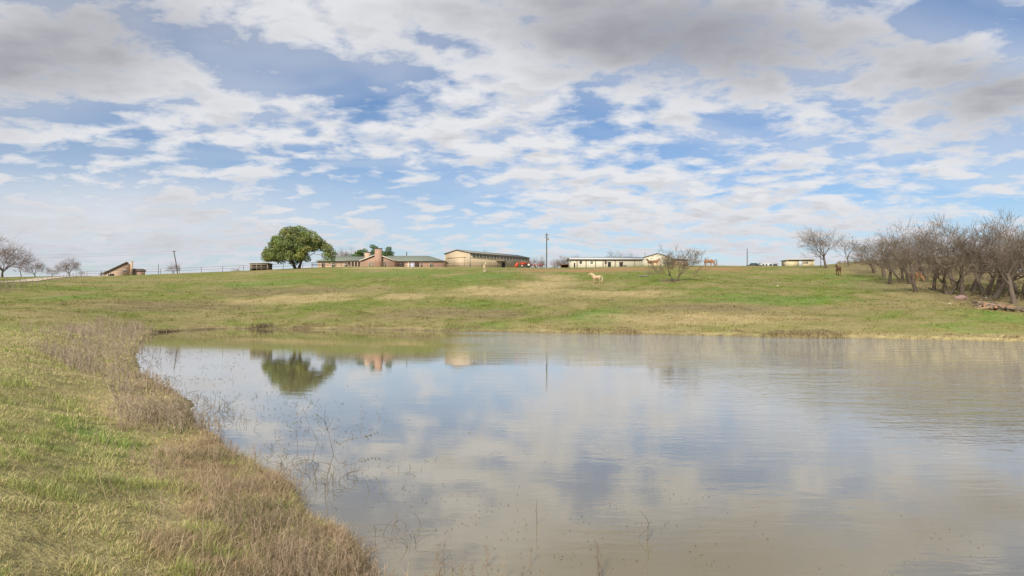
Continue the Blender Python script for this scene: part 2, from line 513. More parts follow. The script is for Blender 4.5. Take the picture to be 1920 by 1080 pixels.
# ------------------------------------------------------------------ water
wm = bpy.data.materials.new('pond_water'); wm.use_nodes = True
g = NT(wm.node_tree); bs = wm.node_tree.nodes['Principled BSDF']
bs.inputs['Roughness'].default_value = .02; bs.inputs['IOR'].default_value = 1.6; bs.inputs['Specular IOR Level'].default_value = .5
bs.inputs['Coat Weight'].default_value = .8; bs.inputs['Coat Roughness'].default_value = .02; bs.inputs['Coat IOR'].default_value = 1.33
geo_n = g.new('ShaderNodeNewGeometry'); pos = geo_n.outputs['Position']
sp = g.new('ShaderNodeSeparateXYZ'); wm.node_tree.links.new(pos, sp.inputs[0]); X_, Y_, _z = sp.outputs
murk = g.mix(g.step(g.noise(pos, .22, 4, .6, .4), .35, .7), (.185, .152, .082), (.212, .178, .104))
wm.node_tree.links.new(murk, bs.inputs['Base Color'])


def wrot(a, sx, sy):
    mp = g.new('ShaderNodeMapping'); g.put(mp.inputs['Vector'], pos)
    mp.inputs['Rotation'].default_value = (0, 0, R(a)); mp.inputs['Scale'].default_value = (sx, sy, 1)
    return mp.outputs[0]


rip = g.noise(wrot(12, .9, 3.0), 1.5, 3, .55, .4)
fine = g.noise(wrot(-8, 2.5, 6.5), 1.7, 3, .6, .3)
swell = g.noise(wrot(5, .35, 1.0), .9, 2, .5)
chop = g.noise(wrot(14, .38, 1.25), 1.25, 3, .5, .3)
# breeze: patches of wind-ruffled water, strongest towards the open right-hand side
lane = g.noise(wrot(8, .03, .10), 1.0, 4, .55, .6)
right = g.step(g.sub(X_, g.mul(Y_, .10)), 2.0, 16.0)
farr = g.step(g.sub(g.add(Y_, g.mul(X_, .45)), 0.0), 24.0, 38.0)
leftc = g.step(g.add(X_, g.mul(Y_, .10)), -1.5, 4.0)
breeze = g.m('MULTIPLY_ADD', g.mul(leftc, farr), .50, .020)
breeze = g.add(breeze, g.mul(g.mul(right, g.step(Y_, 9, 18)), 1.7))
breeze = g.mul(breeze, g.m('MULTIPLY_ADD', g.step(lane, .32, .66), .9, .35))
breeze = g.add(breeze, g.mul(leftc, g.mul(g.step(lane, .35, .6), .035)))
hgt = g.add(g.add(g.mul(rip, .045), g.mul(chop, .085)), g.add(g.mul(fine, .016), g.mul(swell, .04)))
bn = g.new('ShaderNodeBump'); bn.inputs['Distance'].default_value = 1.0
wm.node_tree.links.new(breeze, bn.inputs['Strength']); wm.node_tree.links.new(hgt, bn.inputs['Height'])
wm.node_tree.links.new(bn.outputs[0], bs.inputs['Normal']); wm.node_tree.links.new(bn.outputs[0], bs.inputs['Coat Normal'])
cen = shore.mean(0); sh2 = []
for i in range(len(shore)):
    a, b = shore[i - 1], shore[(i + 1) % len(shore)]
    t = (b - a) / np.linalg.norm(b - a)
    n = np.array([t[1], -t[0]])
    if shore_dist(*(shore[i] + n * .05))[0] < 0: n = -n
    sh2.append(shore[i] + n * .9)
bm = bmesh.new(); bm.faces.new([bm.verts.new((x, y, 0)) for x, y in sh2])
bmesh.ops.triangulate(bm, faces=bm.faces[:])
bmesh.ops.recalc_face_normals(bm, faces=bm.faces[:])
if sum(f.normal.z for f in bm.faces) < 0: bmesh.ops.reverse_faces(bm, faces=bm.faces[:])
me = bpy.data.meshes.new('water'); bm.to_mesh(me); bm.free()
tag(link('water', me, wm), 'murky stock pond reflecting the clouds', 'pond', kind='structure')

# ------------------------------------------------------------------ trees
bark = mat('bark', (.115, .088, .066), .95, .45, 2.5, bump=.6, bscale=9)
bark_pale = mat('bark_pale', (.165, .130, .100), .95, .4, 3, bump=.5, bscale=10)
twig_m = mat('twig', (.178, .140, .106), .95, .35, 1.2)
twig_red = mat('twig_reddish', (.215, .155, .130), .95, .35, 1.2)


def grow(seed, height, spread=1.0, trunk_r=.22, lean=(0, 0), stems=1, fork=.30, levels=5, kids=(5, 5, 5, 4, 3), droop=0.0, up=.25, bias=(0, 0), stemlean=.5, rmin=.011):
    """branch skeleton; returns {level: [(points, radii)]}"""
    rn = random.Random(seed); out = {i: [] for i in range(levels + 1)}

    def branch(p, d, length, r, lvl):
        n = (6, 5, 4, 4, 3, 3)[min(lvl, 5)]
        pts, rad = [tuple(p)], [r]; d = Vector(d).normalized(); p = Vector(p)
        tip = max(r * (.5 if lvl == 0 else .32), rmin * .7)
        wob = (.10, .22, .28, .30, .32, .3)[min(lvl, 5)]
        for i in range(n - 1):
            d = d + Vector((rn.uniform(-wob, wob), rn.uniform(-wob, wob), rn.uniform(-wob, wob) * .7 + (up * .35 if lvl else 0) - droop * (.5 if lvl > 1 else 0)))
            d += Vector((bias[0], bias[1], 0)) * (.12 if lvl else 0)
            d.normalize(); p = p + d * (length / (n - 1))
            pts.append(tuple(p)); rad.append(r + (tip - r) * (i + 1) / (n - 1))
        out[lvl].append((pts, rad))
        if lvl >= levels: return
        k = kids[min(lvl, len(kids) - 1)]
        k = max(1, k + rn.choice((-1, 0, 0, 1)))
        az = rn.uniform(0, 6.28)
        for j in range(k):
            f = 1.0 if j == 0 and lvl else (rn.uniform(.62, 1.0) if lvl == 0 else rn.uniform(.28, .98))
            q = f * (n - 1); i0 = min(int(q), n - 2); t = q - i0
            a, b = Vector(pts[i0]), Vector(pts[i0 + 1]); s0 = a + (b - a) * t; rr = rad[i0] + (rad[i0 + 1] - rad[i0]) * t
            az += 2.4 + rn.uniform(-.5, .5)
            ax = (b - a).normalized(); e1 = ax.orthogonal().normalized(); e2 = ax.cross(e1)
            ang = R(rn.uniform(8, 22)) if (j == 0 and lvl) else R(rn.uniform(28, 62)) * (1.0 if lvl else .9 * spread)
            dd = ax * math.cos(ang) + (e1 * math.cos(az) + e2 * math.sin(az)) * math.sin(ang)
            if lvl and dd.z < -.25 and not droop: dd.z *= .3
            ln = length * (rn.uniform(.52, .80) if lvl else rn.uniform(.85, 1.2) * (1 - fork) / max(fork, .2) * .52)
            branch(s0, dd, ln, max(rr * rn.uniform(.5, .72), rmin), lvl + 1)

    for s_ in range(stems):
        a = 6.28 * s_ / stems + rn.uniform(-.4, .4)
        off = Vector((math.cos(a), math.sin(a), 0)) * (trunk_r * .9 if stems > 1 else 0)
        d0 = Vector((lean[0], lean[1], 1)) + off.normalized() * (stemlean if stems > 1 else 0)
        branch(off + Vector((0, 0, -.25)), d0, height * fork + .25, trunk_r * rn.uniform(.8, 1.1), 0)
    # scale to the wanted height
    zmax = max(q[2] for l in out.values() for pts, _ in l for q in pts)
    k = height / zmax
    return {l: [([tuple(Vector(q) * k) for q in pts], rad) for pts, rad in L] for l, L in out.items()}


def skel_mesh(name, skel, levels, ks):
    V, Q, n = [], [], 0
    for l in levels:
        groups = {}
        for pts, rad in skel[l]: groups.setdefault(len(pts), []).append((pts, rad))
        for L in groups.values():
            v, q = tubes(np.array([p for p, _ in L], float), np.array([r for _, r in L], float), ks[l])
            V.append(v); Q.append(q + n); n += len(v)
    me = mesh_np(name, np.vstack(V), [np.vstack(Q)]); smooth(me); return me


def bare_tree_meshes(seed, tm=None, cm=None, **kw):
    sk = grow(seed, **kw); lv = sorted(sk)
    ks = {0: 9, 1: 7, 2: 5, 3: 4, 4: 3, 5: 3}
    cut = 2
    a = skel_mesh('trunk', sk, [l for l in lv if l <= cut], ks); b = skel_mesh('crown', sk, [l for l in lv if l > cut], ks)
    a.materials.append(tm or bark); b.materials.append(cm or twig_m)
    return a, b


def place_tree(meshes, loc, rz, scale, label, group=None, name='bare_tree', cat='tree'):
    e = empty(name, loc, rz, label, cat, group, scale)
    link('trunk', meshes[0], None, e); link('crown', meshes[1], None, e)
    return e


# variants for the grove and the far bare trees (8 m tall each)
VAR = [bare_tree_meshes(20 + i, height=8.2, spread=1.1, trunk_r=.25 - .05 * (i % 2), fork=.36 + .05 * (i % 3), kids=(4, 4, 5, 4, 2), lean=(l, .1 * i - .2), up=.22, rmin=.012, stems=1 + i % 2, stemlean=.22)
       for i, l in enumerate((-.45, .1, .38, -.2, .15))]
VAR2 = [bare_tree_meshes(50 + i, height=6.5, spread=1.25, trunk_r=.20, fork=.24, kids=(6, 5, 5, 4, 3), up=.10, cm=twig_red) for i in range(2)]

GROVE = 'bare trees of the grove on the right bank'
grove = [  # column of the base, row of the base, row of the top, variant, rotation, label
    (1718, 548, 425, 0, .3, 'leaning bare tree at the grove edge beside the tan horse'),
    (1750, 545, 412, 1, 1.2, 'bare tree with several forking stems behind the leaning grove tree'),
    (1778, 552, 418, 3, 2.1, None), (1804, 557, 405, 2, 3.6, 'bare grove tree rising beside the pinkish boulder'),
    (1822, 546, 408, 4, 4.4, None), (1846, 556, 402, 1, 5.1, None), (1862, 562, 410, 0, 2.7, None), (1903, 570, 402, 2, .9, 'forked bare tree behind the heap of cut logs'),
    (1660, 522, 428, 4, 2.0, None), (1690, 526, 420, 3, 5.6, None), (1735, 528, 415, 2, 1.6, None), (1885, 545, 405, 3, 3.3, None),
    (1945, 566, 400, 4, .2, None), (1640, 512, 440, 1, 4.0, None), (1790, 535, 408, 0, 4.9, None), (1980, 560, 402, 1, 3.0, None),
    (1868, 540, 400, 2, 5.7, None), (1710, 532, 412, 1, 3.9, None), (1915, 552, 400, 1, 2.2, None), (1668, 533, 432, 0, .8, None)]
for px, py, top, v, rz, lab in grove:
    p = hit(px, py)
    h = (py - top + 5) / F * p[1]
    rt = random.Random(px); sw = h / 8.2 * rt.uniform(.92, 1.25)
    te = place_tree(VAR[v], tuple(p), rz, (sw, sw, h / 8.2 * rt.uniform(.93, 1.05)), lab or 'grey bare tree standing inside the crowded grove on the slope', GROVE)
    te.rotation_euler = (rt.uniform(-.07, .07), rt.uniform(-.09, .06), rz)

# single bare trees on the skyline
m = bare_tree_meshes(91, height=9.0, spread=1.0, trunk_r=.30, fork=.34, lean=(-.42, .0), kids=(6, 5, 5, 4, 3), bias=(-.5, 0), up=.22, tm=bark)
p = on(1550, 131); place_tree(m, p, 0, (p[1] * (HY - 416) / F + CAMZ - p[2]) / 9.0, 'tall bare tree leaning over the pale yellow shed')
m = bare_tree_meshes(77, height=6.5, spread=.9, trunk_r=.16, fork=.36, kids=(4, 4, 4, 3, 3))
p = on(1591, 150); place_tree(m, p, .6, (p[1] * (HY - 436) / F + CAMZ - p[2]) / 6.5, 'slender bare tree standing alone on the brushy rise')
for px, Y, top, meshes, rz, lab in [
    (4, 165, 434, VAR2[0], .2, 'big spreading bare tree beside the gravel lane'), (66, 178, 480, VAR2[1], 1.4, 'dense low bare tree across the gravel lane'),
    (40, 190, 484, VAR[2], 2.2, 'grey bare tree behind the dense low lane tree'),
    (130, 172, 479, VAR2[0], 3.4, 'round bare tree near the end of the gravel lane'), (98, 200, 497, VAR2[1], 4.0, 'small far bare tree between the lane trees'),
    (152, 196, 503, VAR[4], 1.0, 'smallest bare tree where the lane meets the fence'),
    (325, 160, 488, VAR2[1], .5, 'small reddish bare tree behind the leaning pole'),
    (443, 220, 497, VAR2[1], 2.5, 'tiny far bare tree left of the loafing shed'),
    (648, 215, 456, VAR[1], .4, 'bare tree between the live oak and the brick ranch house'), (632, 222, 462, VAR[3], 2.4, 'bare tree partly hidden behind the live oak'),
    (914, 240, 466, VAR[4], 2.0, 'bare tree top showing above the tan barn roof'),
    (1006, 222, 478, VAR2[0], 1.0, 'bare tree at the far end of the tan barn'), (1044, 214, 478, VAR2[1], 2.0, 'bare tree just beyond the tall utility pole'),
    (1062, 218, 476, VAR2[0], 5.0, 'bare tree behind the small rust coloured shed'), (1080, 228, 472, VAR[0], 3.0, 'bare tree top behind the end of the cream stable'),
    (1160, 226, 466, VAR2[0], 4.3, 'wide bare tree top above the stable roof'), (1178, 232, 469, VAR2[1], .7, 'lower bare tree top above the stable roof')]:
    p = on(px, Y); hh = (HY - top) / F * Y + CAMZ - p[2]
    base = 6.5 if meshes in VAR2 else 8.2
    place_tree(meshes, p, rz, hh / base, lab)

# thin multi-stem mesquite on the slope
leaf_y = mat('leaf_yellow_green', (.20, .20, .06), .8, .3, 4, trans=.3)
sk = grow(143, height=5.6, spread=.95, trunk_r=.12, stems=2, fork=.30, kids=(4, 4, 4, 3, 3), stemlean=.62, up=.26, rmin=.017)
p = hit(1267, 528); hh = (528 - 453) / F * p[1]
e = empty('mesquite_tree', tuple(p), .15, 'wiry two-stemmed bare tree with sparse yellow-green leaves on the open slope', 'tree', scale=hh / 5.6)
a = skel_mesh('trunk', sk, [0, 1, 2], {0: 8, 1: 6, 2: 5}); b = skel_mesh('crown', sk, [3, 4, 5], {3: 4, 4: 3, 5: 3})
link('trunk', a, bark, e); link('crown', b, twig_m, e)


def leaf_quads(C, size, rg, flat=.6, stretch=1.0):
    n = len(C); a = rg.normal(size=(n, 3)); a /= np.linalg.norm(a, axis=1, keepdims=True)
    b = rg.normal(size=(n, 3)); b -= (b * a).sum(1, keepdims=True) * a; b /= np.linalg.norm(b, axis=1, keepdims=True)
    s = (size * rg.uniform(.6, 1.3, n))[:, None]
    V = np.stack([C - a * s * stretch, C + b * s * flat, C + a * s * stretch, C - b * s * flat], 1).reshape(-1, 3)
    return V, np.arange(4 * n).reshape(n, 4)


tips = np.array([pts[-1] for l in (4, 5) for pts, _ in sk[l]])
sel = tips[(rng.random(len(tips)) < .5) & (tips[:, 2] < 4.6)]
V, Q = leaf_quads(sel + rng.normal(0, .08, sel.shape), .075, rng)
link('foliage', mesh_np('foliage', V, [Q]), leaf_y, e)

# leafy evergreens
leaf_oak = mat('oak_leaf', (.050, .080, .020), .6, .5, .9, attr=True, trans=.25)


def leafy_mesh(seed, centres, radii, per, size, tone=(.190, .225, .072)):
    rg = np.random.default_rng(seed); Cs, cl = [], []
    for c, r in zip(centres, radii):
        n = int(per * r * r); d = rg.normal(size=(n, 3)); d /= np.linalg.norm(d, axis=1, keepdims=True)
        rr = r * rg.uniform(.25, 1.0, n) ** .45
        q = d * rr[:, None] * np.array([1, 1, .72]); Cs.append(c + q)
        k = rg.uniform(.75, 1.3) * rg.uniform(.75, 1.3, n)
        hue = np.stack([np.full(n, rg.uniform(.85, 1.25)), np.ones(n), np.full(n, rg.uniform(.8, 1.2))], 1)
        cl.append(np.array(tone) * hue * k[:, None])
    C = np.vstack(Cs); V, Q = leaf_quads(C, size, rg)
    me = mesh_np('foliage', V, [Q]); set_col(me, np.repeat(np.vstack(cl), 4, 0)); me.materials.append(leaf_oak)
    return me


def dome(seed, n, rx, ry, z0, z1, inner=.55):
    rg = np.random.default_rng(seed); out = []
    while len(out) < n:
        p = rg.uniform(-1, 1, 3); p[2] = abs(p[2]); r = np.linalg.norm(p)
        if inner < r < 1: out.append((p[0] * rx, p[1] * ry, z0 + p[2] * (z1 - z0)))
    return np.array(out)


p0 = on(557, 152); OH = (HY - 424) / F * 152 + CAMZ - p0[2]
e = empty('live_oak', p0, 0, 'large round dark green live oak beside the brick ranch house', 'tree')
cs = dome(5, 215, 7.6, 6.8, 1.9, OH - .5, .45)
k = 1.0 - .10 * sstep(cs[:, 2], OH * .45, OH)          # crown narrows to the top
cs[:, 0] *= k
cs = cs[~((cs[:, 0] > 3.2) & (cs[:, 2] < 3.6 + .25 * (cs[:, 0] - 3.2)) & (cs[:, 0] < 7.0))]   # open arch under the right limb
cs = np.vstack([cs, [(-7.2, 0, 3.4), (-6.3, 1, 2.7), (-5.0, -1, 2.4), (7.9, 0, 4.0), (8.2, .6, 3.4), (-3.5, -2, 2.3), (-6.6, -1, 4.6), (7.4, -1, 4.9), (5.6, .3, 5.3), (6.4, -.4, 5.2), (6.0, .8, 4.7), (7.0, .2, 4.6)]])
rg = np.random.default_rng(8); rads = rg.uniform(.85, 1.5, len(cs))
link('crown', leafy_mesh(6, cs, rads, 135, .17), None, e)
sk = grow(61, height=OH * .8, spread=1.3, trunk_r=.42, stems=2, fork=.26, levels=3, kids=(5, 4, 3), stemlean=.25, up=.12)
link('trunk', skel_mesh('trunk', sk, [0, 1, 2, 3], {0: 9, 1: 7, 2: 5, 3: 4}), bark, e)

for px, Y, top, w_, lab in [(697, 214, 457, 5.6, 'broad green tree behind the two brick chimneys'), (672, 210, 465, 2.6, 'smaller green tree left of the chimneys behind the ranch house roof'),
                            (724, 216, 460, 3.4, 'green tree right of the big brick chimney behind the roof')]:
    p = on(px, Y); h = (HY - top) / F * Y + CAMZ - p[2]
    e = empty('evergreen_tree', p, 0, lab, 'tree')
    cs = dome(px, 46, w_, w_ * .8, h * .35, h - .5, .4)
    link('crown', leafy_mesh(px, cs, np.random.default_rng(px).uniform(.8, 1.3, len(cs)), 90, .22, (.095, .160, .055)), None, e)
    sk = grow(px, height=h * .8, trunk_r=.25, levels=2, kids=(5, 4))
    link('trunk', skel_mesh('trunk', sk, [0, 1, 2], {0: 8, 1: 6, 2: 5}), bark, e)
for px, Y, h, lab in [(190, 214, 1.7, 'small conical evergreen shrub beside the left brick house'), (247, 209, 2.6, 'narrow evergreen shrub in front of the brick chimney')]:
    p = on(px, Y); e = empty('evergreen_shrub', p, 0, lab, 'shrub')
    cs = np.array([(math.cos(i * 2.4) * .45 * (1 - i / 12), math.sin(i * 2.4) * .45 * (1 - i / 12), .3 + h * .85 * i / 12) for i in range(12)])
    link('foliage', leafy_mesh(px, cs, np.linspace(.55, .25, 12), 160, .09, (.040, .070, .030)), None, e)
    MB().tube([(0, 0, -.2), (0, 0, h * .7)], [.06, .03], 6).build('stem', bark, e)

# ------------------------------------------------------------------ buildings
brick_m = mat('brick', (.34, .21, .15), .9, .35, 6, bump=.4, bscale=14, col2=(.36, .23, .165))
brick_pale = mat('brick_tan', (.45, .315, .22), .9, .3, 5, bump=.4, bscale=14)
shingle = mat('shingle', (.165, .180, .145), .9, .3, 3, bump=.5, bscale=10)
shingle_br = mat('shingle_brown', (.19, .15, .125), .9, .3, 3)
trim_w = mat('trim_cream', (.58, .52, .42), .7, .1)
trim_d = mat('trim_dark', (.060, .058, .052), .6, .15)
glass_d = mat('window_glass', (.035, .045, .050), .08, .1, spec=.6)
dark_in = mat('interior_shade', (.030, .026, .022), .9, .2)  # near-black colour painted for the shade inside doorways and porches
wood_br = mat('fence_brown', (.20, .105, .070), .9, .35, 4)
wood_gr = mat('weathered_wood', (.300, .250, .190), .9, .4, 4)
steel_d = mat('dark_pipe', (.075, .068, .062), .7, .3, metal=.2)
white_p = mat('white_paint', (.44, .445, .45), .5, .06)
roof_m = mat('metal_roof', (.46, .46, .45), .6, .12, 2)


def siding(name, col, pitch):
    """ribbed sheet-metal siding: vertical relief in the material"""
    ma = mat(name, col, .65, .10, .6)
    t = ma.node_tree; g = NT(t); bs = t.nodes['Principled BSDF']
    tcn = g.new('ShaderNodeTexCoord'); mp = g.new('ShaderNodeSeparateXYZ'); t.links.new(tcn.outputs['Object'], mp.inputs[0])
    s = g.add(mp.outputs[0], mp.outputs[1])
    wv = g.m('POWER', g.m('ABSOLUTE', g.m('SINE', g.mul(s, math.pi / pitch))), 8.0)
    bn = g.new('ShaderNodeBump'); bn.inputs['Strength'].default_value = .8; bn.inputs['Distance'].default_value = .04
    t.links.new(wv, bn.inputs['Height']); t.links.new(bn.outputs[0], bs.inputs['Normal'])
    return ma


side_tan = siding('siding_tan', (.45, .355, .235), .55)
side_cream = siding('siding_cream', (.51, .465, .355), .6)


def gable_wall(L, W, h, rise, x0=0, y0=0, z0=-.6, axis='x'):
    """solid pentagon prism, ridge along the axis"""
    prof = [(0, z0), (W, z0), (W, h), (W / 2, h + rise), (0, h)]
    mb = MB()
    f = (lambda a, b, z: (x0 + a, y0 + b, z)) if axis == 'x' else (lambda a, b, z: (x0 + b, y0 + a, z))
    V = [f(0, b, z) for b, z in prof] + [f(L, b, z) for b, z in prof]
    q = [(i, (i + 1) % 5, (i + 1) % 5 + 5, i + 5) for i in range(5)]
    q += [(0, 1, 2, 4), (5, 6, 7, 9)]; t = [(2, 3, 4), (7, 8, 9)]
    return mb.add(V, q, t)


def gable_roof(L, W, h, rise, over=.4, th=.14, x0=0, y0=0, axis='x'):
    mb = MB(); sl = rise / (W / 2); f = (lambda a, b, z: (x0 + a, y0 + b, z)) if axis == 'x' else (lambda a, b, z: (x0 + b, y0 + a, z))
    for s_ in (0, 1):
        b0, z0 = (-over, h - over * sl) if s_ == 0 else (W + over, h - over * sl)
        z0 += .03
        lo = [f(-over, b0, z0), f(L + over, b0, z0), f(L + over, W / 2, h + rise + .03), f(-over, W / 2, h + rise + .03)]
        mb.hexa(lo, [(x, y, z + th) for x, y, z in lo])
    return mb


def fix_normals(o):
    bm = bmesh.new(); bm.from_mesh(o.data); bmesh.ops.recalc_face_normals(bm, faces=bm.faces[:]); bm.to_mesh(o.data); bm.free(); return o


def bld(mb, name, mt, par): return fix_normals(mb.build(name, mt, par))


def window(par, x0, x1, z0, z1, y, frame=trim_w, name='window', side=-1, axis='x', panes=1, fw=.07):
    """frame proud of the wall with glass inside; axis = wall direction, side = outward sign"""
    B = (lambda a0, a1, b0, b1, c0, c1: (a0, a1, b0, b1, c0, c1)) if axis == 'x' else (lambda a0, a1, b0, b1, c0, c1: (b0, b1, a0, a1, c0, c1))
    o0, o1 = sorted((y - side * .02, y + side * .07)); mb = MB()
    mb.box(*B(x0, x1, o0, o1, z0, z0 + fw)); mb.box(*B(x0, x1, o0, o1, z1 - fw, z1))
    for i in range(panes + 1):
        xx = x0 + (x1 - x0 - fw) * i / panes; mb.box(*B(xx, xx + fw, o0, o1, z0 + fw, z1 - fw))
    wd = bld(mb, name, frame, par)
    p0_, p1_ = sorted((y + side * .005, y + side * .03))
    for i in range(panes):
        xa = x0 + fw + (x1 - x0 - fw) * i / panes; xb = x0 + (x1 - x0 - fw) * (i + 1) / panes
        bld(MB().box(*B(xa, xb, p0_, p1_, z0 + fw, z1 - fw)), 'pane', glass_d, wd)
    return wd


def slab(par, name, mt, *b): return bld(MB().box(*b), name, mt, par)


# --- tan metal barn
th = math.atan2(.8, .6); bx, by = -12.3, 185.0
zb = 12.15
barn = empty('riding_barn', (bx, by, zb), th, 'long tan metal barn with a row of high windows under the eave', 'barn')
L, W, H, RI = 30.0, 9.6, 4.05, 1.0
bld(gable_wall(L, W, H, RI), 'wall', side_tan, barn)
bld(gable_roof(L, W, H, RI, .35), 'roof', mat('barn_roof', (.20, .195, .17), .6, .2, 2), barn)
nw = 17
for i in range(nw):
    a = 1.3 + i * (L - 2.2) / nw
    window(barn, a, a + 1.38, H - 1.34, H - .20, 0, frame=trim_w, panes=2, fw=.09)
slab(barn, 'girt_strip', mat('tan_trim', (.36, .26, .15), .7, .1), .2, L - .2, -.05, -.004, H - 1.42, H - 1.32)
d = slab(barn, 'door', dark_in, 15.2, 16.9, -.06, .02, -.3, 2.0); slab(d, 'door_frame', trim_w, 16.9, 17.05, -.09, .02, -.3, 2.1)  # dark sheet on the wall paints the shade inside the open doorway
slab(barn, 'awning', side_tan, 12.4, 17.3, -.9, -.003, 2.35, 2.47)
slab(barn, 'upper_door', white_p, 15.2, 16.9, -.05, -.003, 2.47, 2.62)
d = slab(barn, 'sliding_door', side_tan, -.09, -.004, 2.0, 6.4, -.3, 2.75)
slab(d, 'door_track', mat('tan_trim', (0, 0, 0)), -.16, -.004, 1.3, 8.6, 2.75, 2.9)
for yy in (1.9, 6.4): slab(d, 'door_edge', mat('tan_trim', (0, 0, 0)), -.12, -.004, yy, yy + .12, -.3, 2.75)
for yy in (0, W): slab(barn, 'corner_trim', trim_w, -.06, .12, yy - .06, yy + .06, -.5, H - .12)

# --- cream stable
sx, sy = 16.9, 183.0; zs = 11.35
st = empty('stable', (sx, sy, zs), R(1.5), 'long low cream stable with a grey roof and brown posts', 'stable')
L, H = 20.6, 2.85
bld(gable_wall(L, 8.5, H, .75), 'wall', side_cream, st)
bld(gable_roof(L, 8.5, H, .75, .5, .12), 'roof', roof_m, st)
slab(st, 'fascia', mat('fascia_brown', (.20, .17, .135), .7, .15), -.5, L + .5, -.56, -.505, H - .16, H + .0)
post_b = mat('post_brown', (.150, .095, .060), .85, .2)
for px in (1082, 1099, 1117, 1131, 1136, 1154, 1191): slab(st, 'wall_post', post_b, (px - 1071) * .1525 - .09, (px - 1071) * .1525 + .09, -.12, -.004, -.4, H - .25)
for a, b in ((1140, 1146), (1162, 1168.5)):
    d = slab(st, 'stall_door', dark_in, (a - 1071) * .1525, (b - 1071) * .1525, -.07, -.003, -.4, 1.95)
    slab(d, 'door_frame', post_b, (a - 1071) * .1525 - .1, (b - 1071) * .1525 + .1, -.09, -.003, 1.95, 2.1)
slab(st, 'stall_gate', steel_d, (1168.7 - 1071) * .1525, (1175 - 1071) * .1525, -.5, -.45, .3, 1.1)
for a, b, z0, z1 in ((1087, 1091, 1.55, 2.35), (1107.5, 1111.5, 1.6, 2.2), (1134, 1138, 1.5, 2.4), (1076, 1078.5, .5, 1.8)):
    window(st, (a - 1071) * .1525, (b - 1071) * .1525, z0, z1, 0, frame=trim_d)
slab(st, 'feed_bin', wood_gr, (1123 - 1071) * .1525, (1126 - 1071) * .1525, -.9, -.3, -.3, .7)

# --- gabled stable with side shed
gx0, gy0 = (1207 - 960) / F * 190, 190.0; zg = 12.0
gb = empty('gable_stable', (gx0, gy0, zg), R(-3), 'cream gable-ended stable with a brown open side shed', 'stable')
W = 8.0; bld(gable_wall(12, W, 3.15, 1.15, axis='y'), 'wall', side_cream, gb)
bld(gable_roof(12, W, 3.15, 1.15, .3, .12, axis='y'), 'roof', shingle, gb)
slab(gb, 'side_shed', wood_br, W + .003, W + 5.2, 1.5, 9, -.6, 2.35)
r = MB().hexa([(W + .01, 1.1, 2.9), (W + 5.6, 1.1, 2.4), (W + 5.6, 9.4, 2.4), (W + .01, 9.4, 2.9)], [(W + .01, 1.1, 3.02), (W + 5.6, 1.1, 2.52), (W + 5.6, 9.4, 2.52), (W + .01, 9.4, 3.02)])
bld(r, 'shed_roof', shingle, gb)
for z in (.5, 1.2, 1.8): slab(gb, 'shed_rail', trim_w, W + .5, W + 5.2, 1.40, 1.49, z, z + .14)
slab(gb, 'gable_door', side_tan, 2.6, 5.2, -.07, -.003, -.4, 2.3)
slab(gb, 'vent_pipe', steel_d, .55, .65, 1.5, 1.6, 3.3, 4.75)

# --- brick ranch house
hx, hy, hz = (593 - 960) / F * 176, 176.0, 10.55
q = 176 / F
ho = empty('ranch_house', (hx, hy, hz), 0, 'long red brick ranch house with grey-green roof and two chimneys', 'house')
lx = lambda px: (px - 593) * q
H = 2.62
bld(MB().box(lx(596), lx(690), 0, 9, -.8, H), 'left_wing_wall', brick_pale, ho)
bld(MB().box(lx(740), lx(831), 0, 10, -.8, H), 'right_wing_wall', brick_m, ho)


def hip_roof(x0, x1, y0, y1, h, rise, hl, hr, over=.55, th=.14):
    xa, xb, ya, yb = x0 - over, x1 + over, y0 - over, y1 + over; ym = (y0 + y1) / 2
    top = [(xa + hl, ym, h + rise), (xb - hr, ym, h + rise)]
    b = [(xa, ya, h), (xb, ya, h), (xb, yb, h), (xa, yb, h)]
    V = [(x, y, z - th) for x, y, z in b] + b + top
    return MB().add(V, [(3, 2, 1, 0), (0, 1, 5, 4), (1, 2, 6, 5), (2, 3, 7, 6), (3, 0, 4, 7), (4, 5, 9, 8), (6, 7, 8, 9)], [(5, 6, 9), (7, 4, 8)])


bld(hip_roof(lx(596), lx(700), 0, 9, H + .1, 1.55, 3.4, .2), 'left_wing_roof', shingle, ho)
bld(hip_roof(lx(722), lx(831), 0, 10, H + .1, 1.75, .2, 5.2), 'right_wing_roof', shingle, ho)
cw = lx(741) - lx(680)
bld(gable_wall(10, cw, H + .1, 1.72, x0=lx(680), y0=-2.2, z0=-.8, axis='y'), 'gable_wall', brick_m, ho)
bld(gable_roof(10, cw, H + .1, 1.72, .35, .14, x0=lx(680), y0=-2.2, axis='y'), 'gable_roof', shingle, ho)
for sgn in (0, 1):                                    # pale bargeboards
    xa = lx(680) - .35 if sgn == 0 else lx(741) + .35; xm = lx(710.5); sl = 1.72 / (cw / 2)
    za, zm = H + .1 - .35 * sl, H + 1.82
    bld(MB().hexa([(xa, -2.62, za - .12), (xm, -2.62, zm - .12), (xm, -2.56, zm - .12), (xa, -2.56, za - .12)],
                  [(xa, -2.62, za + .12), (xm, -2.62, zm + .12), (xm, -2.56, zm + .12), (xa, -2.56, za + .12)]), 'bargeboard', trim_w, ho)
ch = bld(MB().box(lx(707), lx(719.5), -3.1, -2.21, -.8, (HY - 468.5) * q + CAMZ - hz), 'chimney', brick_m, ho)
zc = (HY - 468.5) * q + CAMZ - hz
slab(ch, 'chimney_cap', trim_d, lx(706.4), lx(720.1), -3.18, -2.13, zc + .003, zc + .22)
zc = (HY - 472.5) * q + CAMZ - hz
